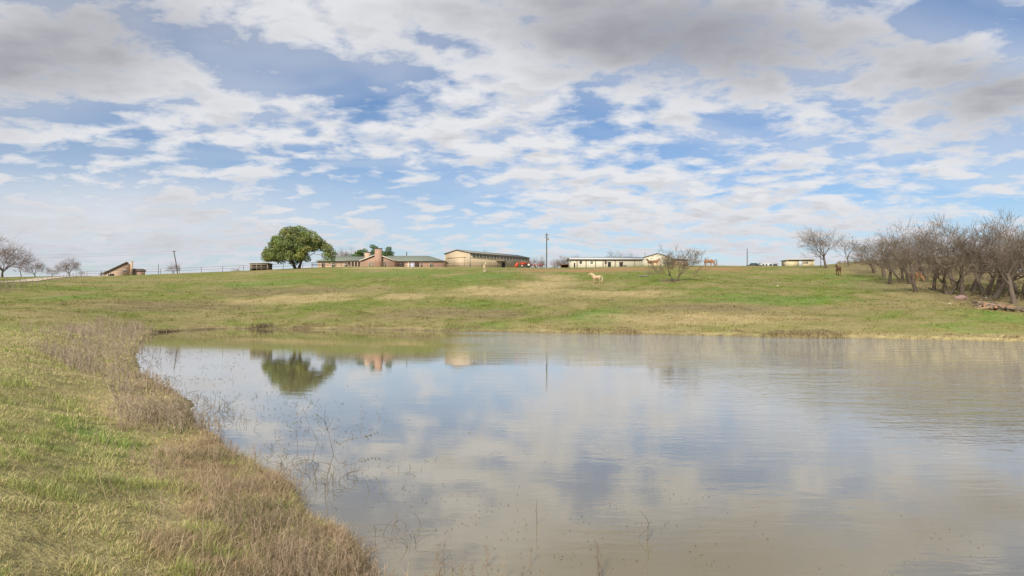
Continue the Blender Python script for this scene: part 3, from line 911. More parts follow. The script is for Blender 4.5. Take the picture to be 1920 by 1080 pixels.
ch = bld(MB().box(lx(680), lx(690), 2.2, 3.4, H, zc), 'chimney', brick_pale, ho); slab(ch, 'chimney_cap', trim_d, lx(679.6), lx(690.4), 2.12, 3.48, zc + .003, zc + .16)
for a, b in ((694.5, 698.5), (700, 704), (721.5, 728)): window(ho, lx(a), lx(b), .6, 2.3, -2.2, panes=2)
for a, b in ((604, 609), (622, 628), (646, 652), (788, 793), (806, 812)): window(ho, lx(a), lx(b), .9, 2.2, 0, panes=2)
slab(ho, 'porch_back_shade', dark_in, lx(744), lx(758), -.06, -.003, -.2, 2.35)  # flat dark panel, porch shade put into its colour
d = slab(ho, 'front_door', trim_w, lx(764), lx(769), -.08, -.003, -.2, 2.2)
slab(ho, 'garage_door', mat('pale_blue_door', (.45, .47, .58), .6, .1), lx(770), lx(777), -.08, -.003, -.2, 2.2)
slab(ho, 'porch_recess_shade', dark_in, lx(778), lx(786), -.06, -.003, -.2, 2.35)  # no real hollow: the recess's shade is painted as a dark panel
for px in (655, 661, 667, 673, 679): slab(ho, 'porch_post', trim_w if px % 2 else post_b, lx(px) - .08, lx(px) + .08, -1.6, -1.44, -.6, H)
bld(MB().hexa([(lx(650), -1.9, H - .02), (lx(679.5), -1.9, H - .02), (lx(679.5), -.56, H + .2), (lx(650), -.56, H + .2)],
              [(lx(650), -1.9, H + .08), (lx(679.5), -1.9, H + .08), (lx(679.5), -.56, H + .3), (lx(650), -.56, H + .3)]), 'porch_roof', shingle, ho)
slab(ho, 'vent_pipe', steel_d, lx(755.5), lx(757), 5.5, 5.7, H + 1, H + 3.0)

# --- brick house on the left
q = 212 / F; bxl = lambda px: (px - 194) * q / 1.187
lh = empty('brick_house', ((194 - 960) / F * 212, 212, float(gz((235 - 960) / F * 212, 212)) - .2), R(31), 'steep gabled brick house with chimney above the gravel lane', 'house')
zr = lambda py: (HY - py) * q + CAMZ - lh.location.z
V = [(bxl(194), zr(512)), (bxl(239), zr(491)), (bxl(246), zr(498)), (bxl(246), -1), (bxl(194), -1)]
mb = MB(); n5 = 5
mb.add([(x, 0, z) for x, z in V] + [(x, 9, z) for x, z in V], [(i, (i + 1) % 5, (i + 1) % 5 + 5, i + 5) for i in range(5)] + [(0, 1, 2, 3), (5, 6, 7, 8)], [(0, 3, 4), (5, 8, 9)])
bld(mb, 'wall', brick_pale, lh)
for (a, b) in (((bxl(192), zr(513)), (bxl(239), zr(490.6))), ((bxl(239), zr(490.6)), (bxl(247.5), zr(498.6)))):
    bld(MB().hexa([(a[0], -.5, a[1]), (b[0], -.5, b[1]), (b[0], 9.5, b[1]), (a[0], 9.5, a[1])], [(a[0], -.5, a[1] + .24), (b[0], -.5, b[1] + .24), (b[0], 9.5, b[1] + .24), (a[0], 9.5, a[1] + .24)]), 'roof', shingle_br, lh)
ch = slab(lh, 'chimney', brick_pale, bxl(245.6), bxl(250.5), -.7, .6, -1, zr(489.5)); slab(ch, 'chimney_cap', trim_w, bxl(245.2), bxl(250.9), -.78, .68, zr(489.5) + .003, zr(489.5) + .2)
slab(lh, 'wing_wall', brick_m, bxl(250.6), bxl(274.5), .2, 8, -1, zr(506)); bld(hip_roof(bxl(250.6), bxl(274.5), .2, 8, zr(505.5), .75, .2, .8, .35), 'wing_roof', shingle_br, lh)
window(lh, bxl(232), bxl(239), zr(509.5), zr(505.5), 0, panes=2); slab(lh, 'window_hood', trim_w, bxl(231.5), bxl(239.5), -.12, -.003, zr(505.3), zr(504.3))
window(lh, bxl(203), bxl(214), zr(517), zr(513), 0, panes=2, frame=trim_d)

# --- small sheds
def shed(name, px0, px1, top, Y, depth, wallm, roofm, label, hgt, opening=None, slope=.25):
    q = Y / F; x0 = (px0 - 960) * q; z0 = float(gz((px0 + px1 - 1920) / 2 * q, Y + depth / 2)); wdt = (px1 - px0) * q
    h = (HY - top) * q + CAMZ - z0
    e = empty(name, (x0, Y, z0), 0, label, 'shed')
    t = .1
    slab(e, 'back_wall', wallm, 0, wdt, depth - t, depth, -.4, h - slope)
    slab(e, 'side_wall', wallm, 0, t, 0, depth - t - .003, -.4, h - slope); slab(e, 'side_wall', wallm, wdt - t, wdt, 0, depth - t - .003, -.4, h - slope)
    bld(MB().hexa([(-.25, -.35, h - .12), (wdt + .25, -.35, h - .12), (wdt + .25, depth + .25, h - slope), (-.25, depth + .25, h - slope)],
                  [(-.25, -.35, h), (wdt + .25, -.35, h), (wdt + .25, depth + .25, h - slope + .12), (-.25, depth + .25, h - slope + .12)]), 'roof', roofm, e)
    return e, wdt, h


e, wd, h = shed('loafing_shed', 468.5, 501, 492.5, 150, 3.2, wood_gr, roof_m, 'open-fronted wooden loafing shed beside the live oak', 2.2)
slab(e, 'header_board', trim_w, .11, wd - .11, -.02, .06, h - .42, h - .22)
for z in (.35, .75, 1.15): slab(e, 'rail', wood_gr, .3, wd - .2, -.3, -.24, z, z + .1)
for x in (.5, 1.6, 2.7): slab(e, 'gate_post', wood_gr, x, x + .1, -.23, -.13, -.3, 1.5)
e, wd, h = shed('yellow_shed', 1477, 1527, 486, 172, 4.0, mat('yellow_wall', (.50, .42, .27), .8, .15), trim_w, 'pale yellow shed with a white middle door under the leaning bare tree', 2.2)
slab(e, 'front_panel', MATS['yellow_wall'], .11, 3.1, .3, .4, -.4, h - .35); slab(e, 'front_panel', MATS['yellow_wall'], 4.1, wd - .11, .3, .4, -.4, h - .3)
slab(e, 'middle_door', white_p, 3.15, 4.05, .2, .35, -.4, h - .2); slab(e, 'shade_board', wood_gr, 4.2, 5.6, .2, .29, h - 1.1, h - .55)
e, wd, h = shed('rust_shed', 1052, 1066, 495.5, 190, 2.5, mat('rust', (.22, .10, .06), .9, .3), MATS['rust'], 'small rust coloured shed between the bare trees and the stable', 1.5)

# ------------------------------------------------------------------ fences, poles, wires
def run(pts, spacing):
    P = np.array(pts, float); seg = np.hypot(*np.diff(P, axis=0).T); cum = np.concatenate([[0], np.cumsum(seg)])
    n = max(2, int(round(cum[-1] / spacing)) + 1); s = np.linspace(0, cum[-1], n)
    return np.stack([np.interp(s, cum, P[:, 0]), np.interp(s, cum, P[:, 1])], 1)


def fence(name, pts, spacing, h, rails, pr, rr, mt, label, tilt=.0, seed=1):
    P = run(pts, spacing); z = gz(P[:, 0], P[:, 1]); rn = random.Random(seed)
    o = (float(P[0, 0]), float(P[0, 1]), float(z[0])); e = empty(name, o, 0, label, 'fence')
    po = MB().tube([(0, 0, -.4), (0, 0, h)], pr, 6).build('post', mt); me = po.data
    bpy.data.objects.remove(po)
    for i in range(len(P)):
        c = link('post', me, None, e); c.location = (P[i, 0] - o[0], P[i, 1] - o[1], z[i] - o[2])
        c.rotation_euler = (rn.uniform(-tilt, tilt), rn.uniform(-tilt, tilt), 0)
    for f in rails:
        MB().tube([(P[i, 0] - o[0], P[i, 1] - o[1] - pr - rr * .5, z[i] - o[2] + h * f) for i in range(len(P))], rr, 5).build('rail', mt, e)
    return e


A = lambda px, Y: ((px - 960) / F * Y, Y)
fence('wire_fence', [A(-120, 80), A(20, 92), A(90, 112), A(163, 148)], 3.4, 1.15, (.35, .62, .92), .05, .012, wood_gr, 'sagging wire fence on wooden posts along the gravel lane', .06)
fence('pipe_fence', [A(163, 149), A(330, 147), A(480, 153), A(640, 156)], 4.7, 1.25, (.55, .98), .045, .028, steel_d, 'dark pipe fence along the ridge between the lane and the oak')
fence('rail_fence', [A(585, 158), A(700, 157), A(836, 160)], 3.0, 1.30, (.38, .68, .96), .07, .05, wood_br, 'brown wooden rail fence in front of the brick ranch house', .01)
fence('paddock_fence', [A(836, 166), A(900, 168), A(948, 176)], 3.0, 1.4, (.5, .97), .05, .03, steel_d, 'thin pipe fence in front of the tan barn')
fence('corral_fence', [A(1292, 172), A(1345, 172)], 2.3, 1.5, (.3, .6, .95), .06, .04, wood_gr, 'short corral fence beside the brown side shed')

pole_w = mat('pole_wood', (.085, .072, .062), .9, .3, 3)


def pole(px, Y, top, r, label, tilt=(0, 0), arms=(), extra=None, cat='utility pole', name='utility_pole'):
    p = on(px, Y); h = (HY - top) / F * Y + CAMZ - p[2]
    e = empty(name, p, 0, label, cat)
    tx, ty = tilt
    MB().tube([(0, 0, -.8), (tx * h * .5, ty * h * .5, h * .5), (tx * h, ty * h, h)], [r, r * .88, r * .72], 8).build('shaft', pole_w, e, True)
    for f, wd in arms:
        z = h * f; slab(e, 'crossarm', pole_w, tx * z - wd, tx * z + wd, r + .003, r + .12, z, z + .13)
    if extra: extra(e, h, tx)
    return e, Vector(p) + Vector((tx * h, ty * h, h * .96))


def transformer(e, h, tx):
    MB().lathe((.32, 0, h * .80), (0, 0, 1), [(0, .2), (.05, .24), (.75, .24), (.8, .18)], 10).build('transformer', mat('grey_can', (.25, .26, .27), .5, .1), e, True)
    slab(e, 'bracket', steel_d, .05, .12, -.05, .05, h * .83, h * .87)


_, t1 = pole(1025, 178, 437, .17, 'tall utility pole behind the red tractor', (0, 0), ((.94, .55), (.87, .45)), transformer)
_, t2 = pole(334, 158, 470, .14, 'leaning utility pole beside the small reddish bare tree', (-.19, 0), ((.96, .35),))
_, t3 = pole(1401, 178, 466, .13, 'bare pole on the open ridge between the corral and the white trailer', (0, 0))
_, t4 = pole(1539, 134, 453, .07, 'thin pole beside the leaning bare tree trunk', (0, 0), cat='pole', name='thin_pole')
pole(1322, 168, 483, .09, 'short dark post beside the grazing chestnut horse', (.0, 0), cat='post', name='gate_post')
pole(1339.5, 170, 487, .10, 'shorter of two gate posts on the ridge right of the chestnut horse', (0, 0), cat='post', name='gate_post')
pole(1343, 170, 485, .10, 'taller of two gate posts on the ridge right of the chestnut horse', (-.03, 0), cat='post', name='gate_post')
_, t5 = pole(297, 300, 495, .14, 'small far pole between the brick house and the leaning pole')


def wire(a, b, sag, label, name='power_line'):
    a, b = Vector(a), Vector(b); pts = []
    for i in range(25):
        t = i / 24; p_ = a.lerp(b, t); p_.z -= sag * 4 * t * (1 - t); pts.append(tuple(p_))
    o = MB().tube(pts, .010, 4).build(name, steel_d); return tag(o, label, 'power line')


wire(t2, (-250, 175, t2.z + 1), 1.2, 'thin power line running from the leaning pole over the lane trees')
wire(t2 + Vector((0, 0, -.5)), (-250, 175.5, t2.z + .2), 1.4, 'lower thin power line from the leaning pole over the lane trees')
wire(t1, t3, 2.2, 'thin power line sagging over the stable roofs')

# ------------------------------------------------------------------ gravel lane
P = run([A(-260, 100), A(-60, 112), A(40, 122), A(110, 142), A(165, 168), A(200, 205)], 1.0)
T = np.gradient(P, axis=0); T /= np.linalg.norm(T, axis=1, keepdims=True); N = np.stack([-T[:, 1], T[:, 0]], 1)
rows = []
offs = np.linspace(-2.4, 2.4, 7)
for o_ in offs:
    X = P + N * (o_ + (fbm(P[:, 0], P[:, 1], 3, 3, o_) - .5)[:, None] * .5)
    rows.append(np.stack([X[:, 0], X[:, 1], gz(X[:, 0], X[:, 1]) + .10], 1))
V = np.stack(rows, 1); n, k_ = V.shape[:2]; V = V.reshape(-1, 3)
i = np.arange(n * k_).reshape(n, k_)
q_ = np.stack([i[:-1, :-1], i[:-1, 1:], i[1:, 1:], i[1:, :-1]], -1).reshape(-1, 4)
o = link('road', mesh_np('road', V, [q_]), mat('gravel', (.47, .39, .29), .95, .35, 1.5, bump=.6, bscale=6))
fix_normals(o); tag(o, 'pale gravel lane', 'road', kind='structure')

# ------------------------------------------------------------------ horses
def ellipse_loft(rings, k=12):
    """rings: (centre, half width (y), half height, tangent angle in the xz plane)"""
    V = []
    for (x, y, z), a, b, ang in rings:
        for j in range(k):
            t = 2 * math.pi * j / k; u, v = a * math.cos(t), b * math.sin(t)
            V.append((x - v * math.sin(ang), y + u, z + v * math.cos(ang)))
    n = len(rings); q = []
    for i in range(n - 1):
        for j in range(k): q.append((i * k + j, i * k + (j + 1) % k, (i + 1) * k + (j + 1) % k, (i + 1) * k + j))
    t = []
    V.append(rings[0][0]); V.append(rings[-1][0])
    for j in range(k): t += [((j + 1) % k, j, n * k), ((n - 1) * k + j, (n - 1) * k + (j + 1) % k, n * k + 1)]
    return V, q, t


def remesh(mb, voxel, name):
    o = mb.build(name); fix_normals(o)
    md = o.modifiers.new('r', 'REMESH'); md.mode = 'VOXEL'; md.voxel_size = voxel
    sm = o.modifiers.new('s', 'SMOOTH'); sm.iterations = 4; sm.factor = .5
    dg = bpy.context.evaluated_depsgraph_get(); me = bpy.data.meshes.new_from_object(o.evaluated_get(dg))
    bpy.data.objects.remove(o); smooth(me); me.name = name; return me


def horse_meshes(graze=False, stride=0.0):
    mb = MB()
    torso = [((-.80, 0, 1.22), .09, .13, 0), ((-.72, 0, 1.23), .22, .25, 0), ((-.52, 0, 1.21), .275, .32, 0), ((-.2, 0, 1.14), .275, .32, 0),
             ((.12, 0, 1.12), .275, .34, 0), ((.38, 0, 1.14), .255, .37, 0), ((.58, 0, 1.18), .215, .33, 0), ((.74, 0, 1.22), .13, .22, 0)]
    mb.add(*ellipse_loft(torso))
    if graze:
        nk = [((.45, 0, 1.28), .16, .30, -.5), ((.75, 0, 1.10), .125, .24, -.8), ((1.0, 0, .80), .10, .18, -.95), ((1.18, 0, .58), .09, .15, -1.0)]
        hd = [((1.12, 0, .66), .08, .12, -1.2), ((1.24, 0, .50), .10, .145, -1.25), ((1.33, 0, .30), .085, .115, -1.25), ((1.39, 0, .12), .065, .08, -1.3), ((1.40, 0, .05), .045, .055, -1.3)]
        ear = (1.10, .66, -.9)
    else:
        nk = [((.42, 0, 1.25), .16, .32, .6), ((.70, 0, 1.42), .125, .25, .72), ((.92, 0, 1.62), .10, .19, .78), ((1.06, 0, 1.78), .085, .14, .7)]
        hd = [((1.00, 0, 1.82), .075, .11, -.45), ((1.14, 0, 1.76), .10, .15, -.55), ((1.32, 0, 1.63), .085, .115, -.6), ((1.48, 0, 1.51), .065, .085, -.6), ((1.54, 0, 1.47), .045, .06, -.6)]
        ear = (1.04, 1.93, .5)
    mb.add(*ellipse_loft(nk)); mb.add(*ellipse_loft(hd))
    for s in (-1, 1):
        ex, ez, ea = ear; mb.add(*ellipse_loft([((ex, s * .06, ez - .05), .035, .03, 0), ((ex + .02, s * .075, ez + .04), .03, .025, 0), ((ex + .04, s * .085, ez + .13), .012, .012, 0)], 8))
        o = stride * s
        hind = [((-.55, s * .13, 1.16), .17), ((-.47, s * .15, .92), .165), ((-.50 + o * .3, s * .15, .72), .105), ((-.68 + o * .7, s * .15, .52), .068), ((-.67 + o, s * .15, .34), .052), ((-.64 + o, s * .15, .15), .05), ((-.61 + o, s * .15, .08), .058), ((-.59 + o, s * .15, 0), .072)]
        fore = [((.45, s * .13, 1.10), .145), ((.47, s * .14, .85), .11), ((.46 - o * .3, s * .14, .62), .075), ((.47 - o * .5, s * .14, .46), .06), ((.46 - o * .8, s * .14, .30), .045), ((.46 - o, s * .14, .14), .047), ((.49 - o, s * .14, .07), .056), ((.51 - o, s * .14, 0), .07)]
        for leg in (hind, fore): mb.tube([p for p, _ in leg], [r for _, r in leg], 10)
    body = remesh(mb, .03, 'body')
    mm = MB()                                           # mane as a thick crest
    top = [(x - b * math.sin(t) * 1.02, z + b * math.cos(t) * 1.02) for (x, _, z), a, b, t in nk]
    mm.add(*ellipse_loft([((x, .02, z), .045, .07, t[3]) for (x, z), t in zip(top, nk)] , 8))
    mane = mm.build('mane'); fix_normals(mane); m1 = mane.data; bpy.data.objects.remove(mane); smooth(m1)
    tl = MB().tube([(-.76, 0, 1.36), (-.88, 0, 1.28), (-.94, .01, 1.02), (-.93, .02, .72), (-.90, .02, .46)], [.045, .06, .085, .075, .02], 9).build('tail')
    fix_normals(tl); m2 = tl.data; bpy.data.objects.remove(tl); smooth(m2)
    return body, mane_fix(m1), m2


def mane_fix(m): return m


STAND, WALK, GRAZE = horse_meshes(), horse_meshes(stride=.16), horse_meshes(True, .08)


def horse(meshes, loc, rz, body, hair, label, scale=1.0):
    e = empty('horse', loc, rz, label, 'horse', None, scale)
    for nm, me, c in zip(('body', 'mane', 'tail'), meshes, (body, hair, hair)):
        me = me.copy(); me.materials.clear(); me.materials.append(c); link(nm, me, None, e)
    return e


coat = lambda n, c, c2=None: mat('coat_' + n, c, .6, .2, 2.5, col2=c2)
palo, cream = coat('palomino', (.38, .255, .145), (.46, .33, .20)), coat('cream', (.52, .41, .26))
chest, dark, bay = coat('chestnut', (.26, .115, .045), (.30, .14, .06)), coat('dark_brown', (.130, .055, .030)), coat('bay', (.20, .115, .050))
tanc = coat('tan', (.30, .155, .075), (.36, .20, .10)); hair_d = coat('dark_hair', (.06, .035, .022)); hair_l = coat('pale_hair', (.56, .47, .33))
p = hit(1119, 532.5); horse(WALK, tuple(p), R(172), palo, hair_l, 'palomino horse standing side-on on the open slope below the stable', 0.90 * p[1] / 100)
p = hit(909, 510); horse(STAND, tuple(p), R(-80), cream, hair_l, 'cream horse facing the pond in front of the tan barn', 1.0)
p = on(1218, 168); horse(STAND, p, R(215), bay, hair_d, 'brown horse with its head up beside the gable-ended stable', 1.0)
p = on(1229, 171); horse(STAND, p, R(15), chest, hair_d, 'reddish brown horse standing close to the gable-ended stable wall', 1.0)
p = on(1329, 156); horse(GRAZE, p, R(-4), chest, chest, 'chestnut horse grazing on the ridge beside the gate posts', 1.12)
p = hit(1572, 516.5); horse(STAND, tuple(p), R(80), dark, hair_d, 'dark brown horse seen from behind near the brushy rise', 1.1)
p = on(1713, 93); horse(GRAZE, p, R(-12), tanc, tanc, 'tan horse half hidden behind the leaning grove tree', 1.0)

# ------------------------------------------------------------------ tractor and implement
red = mat('tractor_red', (.55, .060, .025), .45, .12, 2, spec=.5); red2 = mat('faded_red', (.40, .075, .05), .7, .3, 3); tyre_m = mat('tyre', (.028, .027, .026), .9, .2)
Yt = 163.0; p = on(986, Yt); tr = empty('tractor', p, R(180), 'red tractor with a raised front loader bucket beside the tan barn', 'tractor')


def wheel(par, x, y, r, wd):
    t = MB().lathe((x, y - wd / 2, r), (0, 1, 0), [(0, r * .55), (0, r * .92), (wd * .15, r), (wd * .85, r), (wd, r * .92), (wd, r * .55)], 20).build('wheel', tyre_m, par)
    fix_normals(t)
    fix_normals(MB().lathe((x, y - wd / 2 - .02, r), (0, 1, 0), [(0, .05), (0, r * .52), (wd + .04, r * .52), (wd + .04, .05)], 16).build('rim', trim_w, t)); return t


for s in (-.62, .62): wheel(tr, -.75, s, .62, .34)
for s in (-.52, .52): wheel(tr, .95, s, .38, .24)
slab(tr, 'chassis', steel_d, -1.0, 1.2, -.22, .22, .45, .72)
bld(MB().hexa([(-.1, -.33, .73), (1.35, -.30, .73), (1.35, .30, .73), (-.1, .33, .73)], [(-.1, -.30, 1.32), (1.28, -.24, 1.2), (1.28, .24, 1.2), (-.1, .30, 1.32)]), 'hood', red, tr)
slab(tr, 'seat', tyre_m, -.95, -.55, -.22, .22, .95, 1.05); slab(tr, 'seat_back', tyre_m, -1.0, -.92, -.22, .22, 1.06, 1.4)
for s in (-.80, .46): slab(tr, 'fender', red, -1.25, -.25, s, s + .34, 1.26, 1.32)
for s in (-.5, .44): slab(tr, 'roll_bar', steel_d, -1.12, -1.05, s, s + .06, .8, 2.05)
slab(tr, 'roll_bar_top', steel_d, -1.12, -1.05, -.5, .5, 2.053, 2.12)
MB().lathe((-.25, 0, 1.48), (.5, 0, 1), [(0, .19), (.03, .19)], 14).build('steering_wheel', tyre_m, tr)
for s in (-.46, .46): MB().tube([(.1, s, 1.15), (1.3, s, 1.35), (2.1, s, .65)], .06, 6).build('loader_arm', red, tr)
bld(MB().hexa([(2.0, -.95, .12), (3.05, -.95, .08), (3.05, .95, .08), (2.0, .95, .12)], [(2.05, -.95, 1.35), (2.2, -.95, 1.35), (2.2, .95, 1.35), (2.05, .95, 1.35)]), 'bucket', mat('bucket_orange', (.62, .085, .035), .5, .15, 2), tr)
Yi = 164.0; p = on(1003, Yi); im = empty('farm_implement', p, R(3), 'low rusty red towed implement parked behind the tractor', 'implement')
slab(im, 'deck', red2, -1.7, 2.0, -.8, .8, .55, .75)
for s in (-.9, .9): wheel(im, .3, s, .36, .2)
for x in (-1.5, -.8, 1.1, 1.8): slab(im, 'upright', red2, x, x + .08, -.8, -.72, .755, 1.3)
slab(im, 'tow_bar', red2, -2.7, -1.703, -.08, .08, .5, .62)

# ------------------------------------------------------------------ trailers and tanks
q = 185 / F; p = on(1428, 185)
t_ = empty('white_trailer', p, 0, 'long white trailer with dark windows showing over the ridge', 'trailer')
hh = (HY - 493.3) * q + CAMZ - p[2]; wl = (1459 - 1428) * q
bld(MB().box(0, wl, 0, 2.3, .45, hh), 'body', white_p, t_); slab(t_, 'roof', roof_m, -.05, wl + .05, -.05, 2.35, hh + .003, hh + .09)
for f0, f1 in ((.05, .16), (.24, .34), (.46, .62), (.68, .93)): slab(t_, 'window', glass_d, wl * f0, wl * f1, -.03, -.003, hh - .75, hh - .25)
for x in (wl * .42, wl * .58): wheel(t_, x, .1, .36, .2)
p = on(1416, 182); c_ = empty('parked_car', p, 0, 'dark low car parked beside the white trailer', 'car')
bld(MB().hexa([(-2.0, 0, .35), (2.0, 0, .35), (2.0, 1.7, .35), (-2.0, 1.7, .35)], [(-1.95, .05, .85), (1.95, .05, .80), (1.95, 1.65, .80), (-1.95, 1.65, .85)]), 'body', trim_d, c_)
bld(MB().hexa([(-1.3, .1, .853), (1.1, .1, .853), (1.1, 1.6, .853), (-1.3, 1.6, .853)], [(-.9, .25, 1.4), (.6, .25, 1.4), (.6, 1.45, 1.4), (-.9, 1.45, 1.4)]), 'cabin', glass_d, c_)
for x in (-1.25, 1.25):
    for y in (.08, 1.6): wheel(c_, x, y, .32, .2)
p = hit(1893, 514); q = p[1] / F
w_ = empty('white_truck', tuple(p), R(4), 'white pickup truck seen between the grove trunks', 'truck')
bld(MB().hexa([(-2.6, 0, .45), (2.6, 0, .45), (2.6, 1.9, .45), (-2.6, 1.9, .45)], [(-2.55, .05, 1.05), (2.5, .05, 1.0), (2.5, 1.85, 1.0), (-2.55, 1.85, 1.05)]), 'body', white_p, w_)
cb = bld(MB().hexa([(-.8, .08, 1.055), (1.2, .08, 1.055), (1.2, 1.82, 1.055), (-.8, 1.82, 1.055)], [(-.55, .2, 1.7), (.6, .2, 1.7), (.6, 1.7, 1.7), (-.55, 1.7, 1.7)]), 'cab', white_p, w_)
bld(MB().hexa([(-.62, .10, 1.12), (.95, .10, 1.12), (.95, .13, 1.12), (-.62, .13, 1.12)], [(-.48, .165, 1.6), (.55, .165, 1.6), (.55, .20, 1.6), (-.48, .20, 1.6)]), 'side_window', glass_d, cb)
for x in (-1.6, 1.65):
    for y in (.1, 1.8): wheel(w_, x, y, .38, .22)

# ------------------------------------------------------------------ boulders, logs
def rock(name, loc, r, mt, label, cat='boulder', sq=(1, .8, .6), seed=0):
    bm = bmesh.new(); bmesh.ops.create_icosphere(bm, subdivisions=3, radius=1); rg_ = random.Random(seed)
    off = Vector((rg_.uniform(0, 9), rg_.uniform(0, 9), 0))
    from mathutils import noise as mn
    for v in bm.verts:
        k = 1 + .35 * mn.noise(v.co * 1.3 + off) + .12 * mn.noise(v.co * 4 + off)
        v.co = Vector((v.co.x * sq[0], v.co.y * sq[1], v.co.z * sq[2])) * k * r
    me = bpy.data.meshes.new(name); bm.to_mesh(me); bm.free(); o = link(name, me, mt); o.location = loc
    return tag(o, label, cat)


stone = mat('pale_stone', (.42, .36, .28), .9, .3, 3, bump=.4); pink = mat('pink_stone', (.27, .18, .15), .9, .3, 2, bump=.6)
p = hit(1802, 562); rock('boulder', (p[0], p[1], p[2] + .12), .62, pink, 'pinkish boulder at the foot of the grove', seed=2)
p = hit(1780, 571); rock('stone', (p[0], p[1], p[2] + .05), .13, stone, 'small pale stone below the grove', 'stone', seed=3)
p = hit(1848, 560); rock('stone', (p[0], p[1], p[2] + .08), .24, stone, 'pale stone between two grove trunks', 'stone', seed=4)
p = hit(1458, 537); rock('stone', (p[0], p[1], p[2] + .04), .16, stone, 'small whitish stone lying alone in the open pasture', 'stone', seed=5)
p = hit(1207, 519); o = MB().tube([(-.95, 0, .1), (-.3, .1, .14), (.4, .0, .13), (1.0, .15, .1)], [.09, .13, .13, .06], 7).build('fallen_branch', mat('grey_log', (.17, .15, .13), .95, .3)); o.location = tuple(p)
tag(o, 'grey fallen limb lying on the slope below the stable', 'fallen branch')
lm = [MB().tube([(-l / 2, 0, 0), (-l * .1, .02, .01), (l / 2, 0, 0)], [r, r * 1.05, r * .85], 8).build('x', mt).data for l, r, mt in
      ((.9, .10, mat('log_tan', (.26, .175, .11), .9, .3, 4)), (1.5, .07, bark_pale), (.7, .14, mat('log_red', (.27, .145, .09), .9, .3, 4)), (1.1, .09, bark))]
for o in [o for o in bpy.data.objects if o.name.startswith('x')]: bpy.data.objects.remove(o)
rn = random.Random(4)
for i in range(46):
    px = rn.triangular(1815, 1930, 1850); py = 571 + (px - 1815) * .125 + rn.uniform(-4, 5)
    p = hit(px, py); k = i % 4; o = link('log', lm[k]); o.location = (p[0], p[1], p[2] + .07 + rn.uniform(0, .22))
    o.rotation_euler = (rn.uniform(-.3, .3), rn.uniform(-.25, .25), rn.uniform(0, 6.28)); s = rn.uniform(.7, 1.2); o.scale = (s, s, s)
    tag(o, 'cut log or broken limb in the heap below the grove', 'log', 'cut logs heaped below the grove')

# ------------------------------------------------------------------ grass, weeds, reeds
grass_m = mat('grass_blade', (0, 0, 0), .8, .12, 2.0, attr=True, spec=.15, trans=.30)
dry_m = mat('dry_stem', (0, 0, 0), .9, .12, 2.0, attr=True, spec=.1)


def blades(P, h, wd, az, bend, face=None):
    n = len(P); L = np.stack([np.cos(az), np.sin(az), np.zeros(n)], 1)
    fa = az + np.pi / 2 + rng.normal(0, .6, n); side = np.stack([np.cos(fa), np.sin(fa), np.zeros(n)], 1)
    pt = lambda t: P + L * (h * bend * t * t)[:, None] + np.array([0, 0, 1.]) * (h * (t - .42 * bend * t * t))[:, None]
    a, b, c = pt(0.0), pt(.55), pt(1.0); s = side * (wd / 2)[:, None]
    V = np.stack([a - s, a + s, b + s * .8, b - s * .8, c], 1).reshape(-1, 3)
    i = np.arange(n) * 5
    return V, np.stack([i, i + 1, i + 2, i + 3], 1), np.stack([i + 3, i + 2, i + 4], 1)


def blade_obj(name, P, h, wd, az, bend, col, label, cat, m_=None):
    V, q, t = blades(P, h, wd, az, bend); me = mesh_np(name, V, [q, t]); set_col(me, np.repeat(col, 5, 0))
    return tag(link(name, me, m_ or grass_m), label, cat, kind='stuff')


def tube_obj(name, L, k, col, label, cat, kind='stuff', m_=None, parent=None):
    """L: list of (points (n,3), radii (n)) all of one length"""
    P = np.array([a for a, _ in L]); Rr = np.array([b for _, b in L]); V, q = tubes(P, Rr, k)
    me = mesh_np(name, V, [q]); set_col(me, np.repeat(np.asarray(col), P.shape[1] * k, 0))
    o = link(name, me, m_ or dry_m, parent)
    return tag(o, label, cat, kind=kind) if label else o


def bank_points(n, y0, y1, xl=-.98):
    Y = np.exp(rng.uniform(np.log(y0), np.log(y1), n)); X = rng.uniform(xl * Y - 1.2, .4 * np.ones(n) + .1 * Y, n)
    d = gz(X, Y, SD); k = d > .02
    return X[k], Y[k], d[k]


C = lambda *c: np.array(c)
# short pasture grass on the near bank
X, Y, d = bank_points(430000, 2.6, 44)
base = ground_col(X, Y, d); n = len(X)
g1 = fbm(X, Y, 1.4, 4, 5.5); g2 = fbm(X, Y, .35, 2, 1.5)
fresh = sstep(g1 * .7 + g2 * .3, .54, .64)
clump = sstep(fbm(X, Y, .28, 3, 11.0), .38, .66)
straw_k = rng.random(n) < (.66 - .52 * fresh)
col = np.where(straw_k[:, None], C(.58, .48, .255) * rng.uniform(.55, 1.2, (n, 1)), C(.225, .285, .075) * rng.uniform(.7, 1.3, (n, 1)))
col = (col * .78 + base * .30) * (.95 + .30 * clump)[:, None]
hgt = rng.uniform(.016, .045, n) * (1 + .9 * fresh) * (.55 + 1.3 * clump) * (1 + .02 * Y) * (1 + .7 * sstep(fbm(X, Y, .45, 2, 21.0), .70, .80))
lay = np.where(straw_k, rng.uniform(.5, 1.5, n), rng.uniform(.2, .9, n))
blade_obj('pasture_grass', np.stack([X, Y, gz(X, Y) - .008], 1), hgt, np.maximum(.0045, Y * .0007), rng.uniform(0, 6.28, n), lay, col, 'short grazed grass, green and straw mixed, on the near bank', 'grass')

